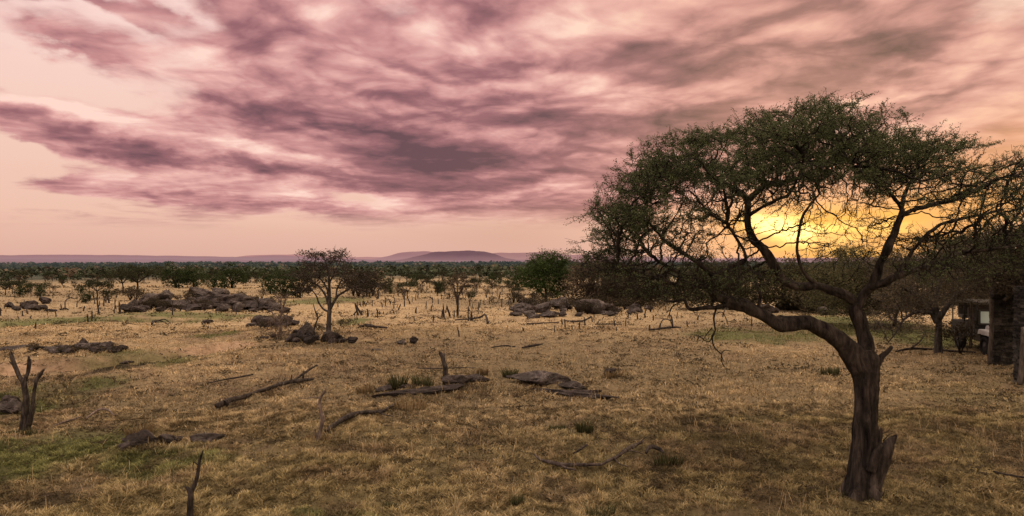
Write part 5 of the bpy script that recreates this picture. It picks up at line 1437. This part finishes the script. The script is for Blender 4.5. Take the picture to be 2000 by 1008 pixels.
    C = np.repeat(np.repeat(colr[:, None, :], k, 1).reshape(-1, 3) * rg.uniform(.7, 1.3, (len(X) * k, 1)), 4, 0)
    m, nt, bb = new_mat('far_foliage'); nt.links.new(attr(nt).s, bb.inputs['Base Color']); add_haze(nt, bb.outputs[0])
    o = mesh_np('bushland', V, [np.arange(len(V)).reshape(-1, 4)], m, colors=C)
    tag(o, 'dark hazy bushland of countless far trees below the hills', 'bushland', kind='stuff')
far_trees()
for lst in PROTO.values():
    for p in lst:
        for c in list(p.children): bpy.data.objects.remove(c)
        bpy.data.objects.remove(p)

# ---- tufts and low weeds
def tufts():
    rg = np.random.default_rng(19)
    for (u, v, w, h, lab, dry) in [
        (778, 758, 34, 30, 'dark spiky weed tuft with tall stalks left of the burnt snag', 0), (826, 756, 44, 24, 'dark green weed clump among the stones left of the burnt snag', 0), (942, 735, 24, 20, 'grassy upright tuft right of the burnt snag', 1), (996, 737, 28, 22, 'dark weed tuft at the left end of the whaleback', 0),
        (712, 768, 34, 18, 'dry grass tuft at the left end of the row of stones', 1), (1142, 846, 34, 26, 'dark low weed in the grass above the crooked fallen branch', 0), (1085, 840, 50, 14, 'grey low weeds left of the dark low weed', 0), (1622, 733, 40, 18, 'small grey-green weed left of the big trunk', 0),
        (1172, 1003, 60, 30, 'dark green tussock at the bottom edge right of centre', 0), (1010, 985, 30, 20, 'dark small tussock at the bottom centre', 0), (275, 850, 60, 26, 'thin dry twigs sticking up from the mound in the left foreground', 1), (800, 800, 70, 22, 'dry weeds around the thin forked branch', 1),
        (48, 846, 70, 14, 'green grass collar round the foot of the three-pronged stump', 0), (4, 780, 24, 16, 'dark green tuft at the left edge', 0), (620, 862, 50, 14, 'dry grass round the foot of the pale dead stem', 1), (1690, 968, 90, 20, 'short grass collar round the foot of the big acacia', 0),
        (1305, 905, 60, 30, 'dark weeds round the dead root at the lower centre', 0), (1195, 740, 44, 16, 'dry grass around the shaggy boulder', 1), (760, 985, 30, 16, 'small tussock at the bottom left of centre', 0)]:
        g = G(u, v); S = g.y / F; n = 170
        a = rg.uniform(0, 6.28, n); rad = np.sqrt(rg.random(n)) * w * S * .45
        x = g.x + np.cos(a) * rad; y = g.y + np.sin(a) * rad * .7; z = hgt(x, y)
        H = h * S * rg.uniform(.35, 1.05, n); la = a + rg.normal(0, .6, n); ln = rg.uniform(.1, .6, n)
        base = np.stack([x, y, z - .02], -1); tip = base + np.stack([np.cos(la) * H * ln, np.sin(la) * H * ln, H], -1); mid = base * .45 + tip * .55 + np.stack([0 * H, 0 * H, H * .12], -1)
        th = rg.uniform(0, 6.28, n); s = np.stack([np.cos(th), np.sin(th), 0 * th], -1) * (S * rg.uniform(.5, 1.1, n))[:, None]
        V = np.stack([base - s, base + s, mid + s * .8, mid - s * .8, tip], 1).reshape(-1, 3); k = np.arange(n)[:, None] * 5
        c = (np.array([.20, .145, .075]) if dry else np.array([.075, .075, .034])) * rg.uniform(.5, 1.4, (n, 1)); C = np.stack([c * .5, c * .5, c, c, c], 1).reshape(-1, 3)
        o = mesh_np('grass_tuft', V, [k + np.array([[0, 1, 2, 3]]), k + np.array([[3, 2, 4]])], M['leaf'], colors=C, origin=tuple(g))
        tag(o, lab, 'weed' if not dry else 'tuft')
tufts()
def mound_weeds():
    rg = np.random.default_rng(29); spots = []
    for i in range(16): spots.append((rg.uniform(715, 955), rg.uniform(744, 778), 'dry brown weeds strewn among the row of stones around the burnt snag', 'dry weeds around the burnt snag'))
    for i in range(10): spots.append((rg.uniform(1000, 1200), rg.uniform(748, 785), 'dry weeds along the lower edge of the grey rock whaleback', 'dry weeds below the whaleback'))
    for i in range(9): spots.append((rg.uniform(215, 430), rg.uniform(850, 884), 'dry dark weeds on the low mound in the left foreground', 'dry weeds on the left foreground mound'))
    for i in range(9): spots.append((rg.uniform(440, 615), 0, 'dry weeds caught along the long fallen trunk', 'dry weeds along the long fallen trunk'))
    for (u, v, lab, grp) in spots:
        if v == 0: v = np.interp(u, [424, 510, 612], [806, 775, 750]) + rg.uniform(-2, 6)
        g = G(u, v); S = g.y / F; n = 60; w, h = rg.uniform(16, 34), rg.uniform(7, 15)
        a = rg.uniform(0, 6.28, n); rad = np.sqrt(rg.random(n)) * w * S * .5
        x = g.x + np.cos(a) * rad; y = g.y + np.sin(a) * rad; z = hgt(x, y)
        H = h * S * rg.uniform(.35, 1.1, n); la = rg.uniform(0, 6.28, n); ln = rg.uniform(.2, 1.3, n)
        base = np.stack([x, y, z - .02], -1); tip = base + np.stack([np.cos(la) * H * ln, np.sin(la) * H * ln, H], -1)
        th = rg.uniform(0, 6.28, n); s = np.stack([np.cos(th), np.sin(th), 0 * th], -1) * (S * rg.uniform(.4, .9, n))[:, None]
        V = np.stack([base - s, base + s, tip], 1).reshape(-1, 3)
        c = np.array([.085, .062, .038]) * rg.uniform(.4, 1.5, (n, 1)); C = np.repeat(c, 3, 0)
        o = mesh_np('dry_weed', V, [np.arange(n * 3).reshape(-1, 3)], M['leaf'], colors=C, origin=tuple(g)); tag(o, lab, 'weed', grp)
mound_weeds()
# ------------------------------------------------------------------ lodge corner and parked truck at the right edge
def mat_plain(name, c, rough=.6, spec=.3, grime=.35):
    m, nt, b = new_mat(name); n1 = noise(nt, objco(nt), 5, 5, .6)
    cc = ramp(nt, n1, [(.3, tuple(x * (1 - grime) for x in c[:3]) + (1,)), (.7, c)])
    nt.links.new(cc.s, b.inputs['Base Color']); b.inputs['Roughness'].default_value = rough; b.inputs['Specular IOR Level'].default_value = spec
    return m

def lodge():
    Y = 31.0; S = Y / F
    base = Vector(((1963 - CX) / F * Y, Y, float(hgt((1963 - CX) / F * Y, Y, False))))
    t = empty('lodge_building', base, 'corner of a dark dry-stone lodge building with wooden poles at the right edge', 'building')
    org = np.array(base); rg = np.random.default_rng(9)
    z1 = CAMZ - (560 - CY) / F * Y
    def stonewall(x0, x1, y0, y1, z0, zt):
        mb = MB(); z = z0
        while z < zt:
            h = rg.uniform(.05, .11); h = min(h, zt - z + .02)
            for (ax, c0, c1) in (('x', x0, x1), ('y', y0, y1)):
                p = c0
                while p < c1:
                    l = min(rg.uniform(.16, .55), c1 - p + .02)
                    pr = rg.uniform(-.03, .04); k = rg.uniform(.45, 1.3)
                    if ax == 'x': mb.box((p + l / 2, y0 + .12 - pr, z + h / 2), (l - .012, .24, h - .012), C=(k, k * rg.uniform(.92, 1), k * rg.uniform(.84, .98)), tilt=(0, rg.normal(0, .02)))
                    else: mb.box((x0 + .12 - pr, p + l / 2, z + h / 2), (.24, l - .012, h - .012), C=(k, k, k * .95))
                    p += l
            z += h
        mb.box(((x0 + x1) / 2 + .15, (y0 + y1) / 2 + .15, (z0 + zt) / 2), (x1 - x0 - .1, y1 - y0 - .1, zt - z0), C=(.3, .3, .3))
        return mb
    x0 = (1941 - CX) / F * Y; x1 = (1996 - CX) / F * Y + 1.5
    stonewall(x0, x1, Y, Y + .27, base.z - .2, z1 + .15).build('stone_wall', M['slate'], t, smooth=False, origin=org)
    Y2 = 26.6; xx = (1992 - CX) / F * Y2
    gz = float(hgt(xx, Y2, False))
    stonewall(xx + .12, xx + 3.2, Y2 - .1, Y2 + .5, gz - .2, CAMZ - (560 - CY) / F * Y2).build('stone_wall', M['slate'], t, smooth=False, origin=org)
    def pole(u0, v0, u1, v1, YY, r, rough=.25):
        a = np.array(at(u0, v0, YY)); b = np.array(at(u1, v1, YY)); mb = MB()
        q, rr = smooth_path([a, a * .5 + b * .5 + np.array([.05, 0, 0]), b], [r, r * .95, r * .85], 20); mb.tube(q, rr, 10, rough, int(u0)); mb.build('pole', M['pole'], t, origin=org)
    pole(1932, 712, 1936, 585, Y - .35, .09); pole(1991, 752, 1999, 640, Y2 - .4, .10); pole(1961, 587, 1994, 553, Y - .3, .07); pole(1895, 680, 1897, 590, Y + 3.2, .07)
    pole(1880, 660, 1892, 628, Y + 3.4, .06)
    # thatch eave
    mb = MB(); n = 2600
    xs = rg.uniform(x0 - 0.15, x1 + 1, n); k = rg.random(n); ys = Y - 1.0 + k * 3.4; zs = z1 + .05 + k * 1.5 + rg.normal(0, .03, n)
    for x, y, z in zip(xs, ys, zs):
        c = rg.uniform(.5, 1.3); mb.box((x, y, z), (.035, .75, .03), rz=rg.normal(0, .12), tilt=(.41 + rg.normal(0, .05), 0), C=(c, c * .95, c * .88))
    xm = (x0 + x1) / 2 + .42
    mb.box((xm, Y + .7, z1 + .72), (x1 - x0 + 1.0, 3.65, .10), tilt=(.415, 0), C=(.5, .5, .5))
    mb.build('roof', M['thatch'], t, smooth=False, origin=org)
    mb = MB(); q, rr = smooth_path([np.array([x0 - 0.3, Y - 1.0, z1 - .05]), np.array([xm, Y - 1.02, z1 - .02]), np.array([x1 + 1, Y - 1.0, z1 - .04])], [.08, .08, .07], 20); mb.tube(q, rr, 9, .2, 2)
    mb.build('eave_beam', M['pole'], t, origin=org)

def truck():
    """open-backed safari truck seen from its front left, half hidden by the stone wall"""
    Y = 35.5; S = Y / F
    gx = (1940 - CX) / F * Y
    base = Vector((gx, Y, float(hgt(gx, Y, False))))
    t = empty('safari_truck', base, 'parked dark safari truck with pale bonnet and flat split windscreen behind the stone wall', 'truck', rz=0.0)
    t.rotation_euler = (0, 0, R(-104)); t.scale = (1.22, 1.22, 1.22)
    pb = mat_plain('truck_paint', (.045, .042, .036, 1), .45, .4); pw = mat_plain('pale_paint', (.72, .70, .67, 1), .4, .4, .2); pt = mat_plain('tyre_rubber', (.022, .02, .019, 1), .85, .2); pg = mat_plain('rim_steel', (.10, .09, .08, 1), .5, .4)
    gl, nt, b = new_mat('windscreen_glass'); b.inputs['Base Color'].default_value = (.62, .76, .70, 1); b.inputs['Roughness'].default_value = .12; b.inputs['Specular IOR Level'].default_value = .6
    pr = mat_plain('canvas_roof', (.13, .12, .10, 1), .9, .1)
    def bm_obj(name, verts_faces, mat, parent, bev=.03):
        bm = bmesh.new()
        for (c, s, tp) in verts_faces:   # centre, size, (top shrink x, top shrink y)
            v = []
            for z in (-1, 1):
                for (x, y) in ((-1, -1), (1, -1), (1, 1), (-1, 1)):
                    kx = 1 - (tp[0] if z > 0 else 0); ky = 1 - (tp[1] if z > 0 else 0)
                    v.append(bm.verts.new((c[0] + x * s[0] / 2 * kx, c[1] + y * s[1] / 2 * ky, c[2] + z * s[2] / 2)))
            for f in ((3, 2, 1, 0), (4, 5, 6, 7), (0, 1, 5, 4), (1, 2, 6, 5), (2, 3, 7, 6), (3, 0, 4, 7)): bm.faces.new([v[i] for i in f])
        bmesh.ops.recalc_face_normals(bm, faces=bm.faces)
        if bev: bmesh.ops.bevel(bm, geom=bm.edges[:], offset=bev, segments=2, affect='EDGES', profile=.6)
        me = bpy.data.meshes.new(name); bm.to_mesh(me); bm.free(); me.materials.append(mat)
        o = bpy.data.objects.new(name, me); col.objects.link(o); o.parent = parent; return o
    # local axes: +x forward
    bm_obj('body', [((-.9, 0, .95), (2.6, 1.76, .62), (0, .02)), ((.55, 0, .80), (.7, 1.7, .5), (0, 0)), ((1.35, 0, .72), (1.5, 1.1, .46), (0, 0)), ((2.14, 0, .55), (.12, 1.72, .16), (0, 0))], pb, t)
    bm_obj('bonnet', [((1.38, 0, 1.10), (1.36, 1.28, .30), (.03, .10))], pw, t, .06)
    for s in (-1, 1):
        bm_obj('fender', [((1.40, s * .74, .98), (1.30, .34, .22), (.12, .06))], pw, t, .05)
        h = MB(); q = [np.array([2.08, s * .62, .95]), np.array([2.12, s * .62, .95])]; h.tube(q, [.11, .105], 16); h.build('headlight', pw, t)
    ws = bm_obj('windscreen_frame', [((.62, 0, 1.28), (.07, 1.56, .07), (0, 0)), ((.52, 0, 1.86), (.07, 1.52, .07), (0, 0)), ((.57, .75, 1.57), (.07, .07, .62), (0, 0)), ((.57, -.75, 1.57), (.07, .07, .62), (0, 0)), ((.57, 0, 1.57), (.06, .06, .6), (0, 0))], pb, t, .012)
    for s in (-1, 1): bm_obj('windscreen_pane', [((.57, s * .375, 1.57), (.02, .66, .5), (0, 0))], gl, t, 0)
    bm_obj('roof', [((-.8, 0, 2.16), (2.9, 1.8, .10), (.02, .04))], pr, t, .03)
    for x in (.5, -.8, -2.1):
        for s in (-1, 1):
            p = MB(); p.tube([(x, s * .82, 1.2), (x, s * .82, 2.14)], [.028, .028], 8); p.build('roof_post', pb, t)
    bm_obj('seat', [((-.35, 0, 1.42), (.5, 1.5, .16), (0, 0)), ((-.6, 0, 1.68), (.14, 1.5, .5), (0, 0))], pr, t, .03)
    bm_obj('seat', [((-1.45, 0, 1.46), (.5, 1.5, .16), (0, 0)), ((-1.7, 0, 1.72), (.14, 1.5, .5), (0, 0))], pr, t, .03)
    for x in (1.35, -1.35):
        for s in (-1, 1):
            w = MB()
            prof = [(-.12, .24), (-.13, .36), (-.10, .41), (.10, .41), (.13, .36), (.12, .24)]
            n = 28; V = []
            for k in range(n):
                a = 2 * np.pi * k / n
                for (yy, rad) in prof: V.append((x + rad * math.cos(a), s * .78 + yy, .41 + rad * math.sin(a)))
            mm = len(prof); Q = [[k * mm + j, k * mm + (j + 1) % mm, ((k + 1) % n) * mm + (j + 1) % mm, ((k + 1) % n) * mm + j] for k in range(n) for j in range(mm)]
            w.add(V, Q); wheel = w.build('wheel', pt, t)
            r_ = MB(); r_.tube([(x, s * .78 - .08, .41), (x, s * .78 + .08, .41)], [.235, .235], 20); r_.tube([(x, s * .78 + s * .08, .41), (x, s * .78 + s * .12, .41)], [.08, .06], 12); r_.build('rim', pg, wheel)
M['slate'] = mat_rock('slate', (.018, .017, .016, 1), (.060, .054, .048, 1), (.14, .127, .112, 1))
M['thatch'] = mat_rock('thatch', (.016, .014, .012, 1), (.040, .034, .028, 1), (.075, .064, .052, 1))
M['pole'] = mat_bark('pole_wood', (.035, .028, .021, 1), (.13, .108, .082, 1), 12)
lodge(); truck()
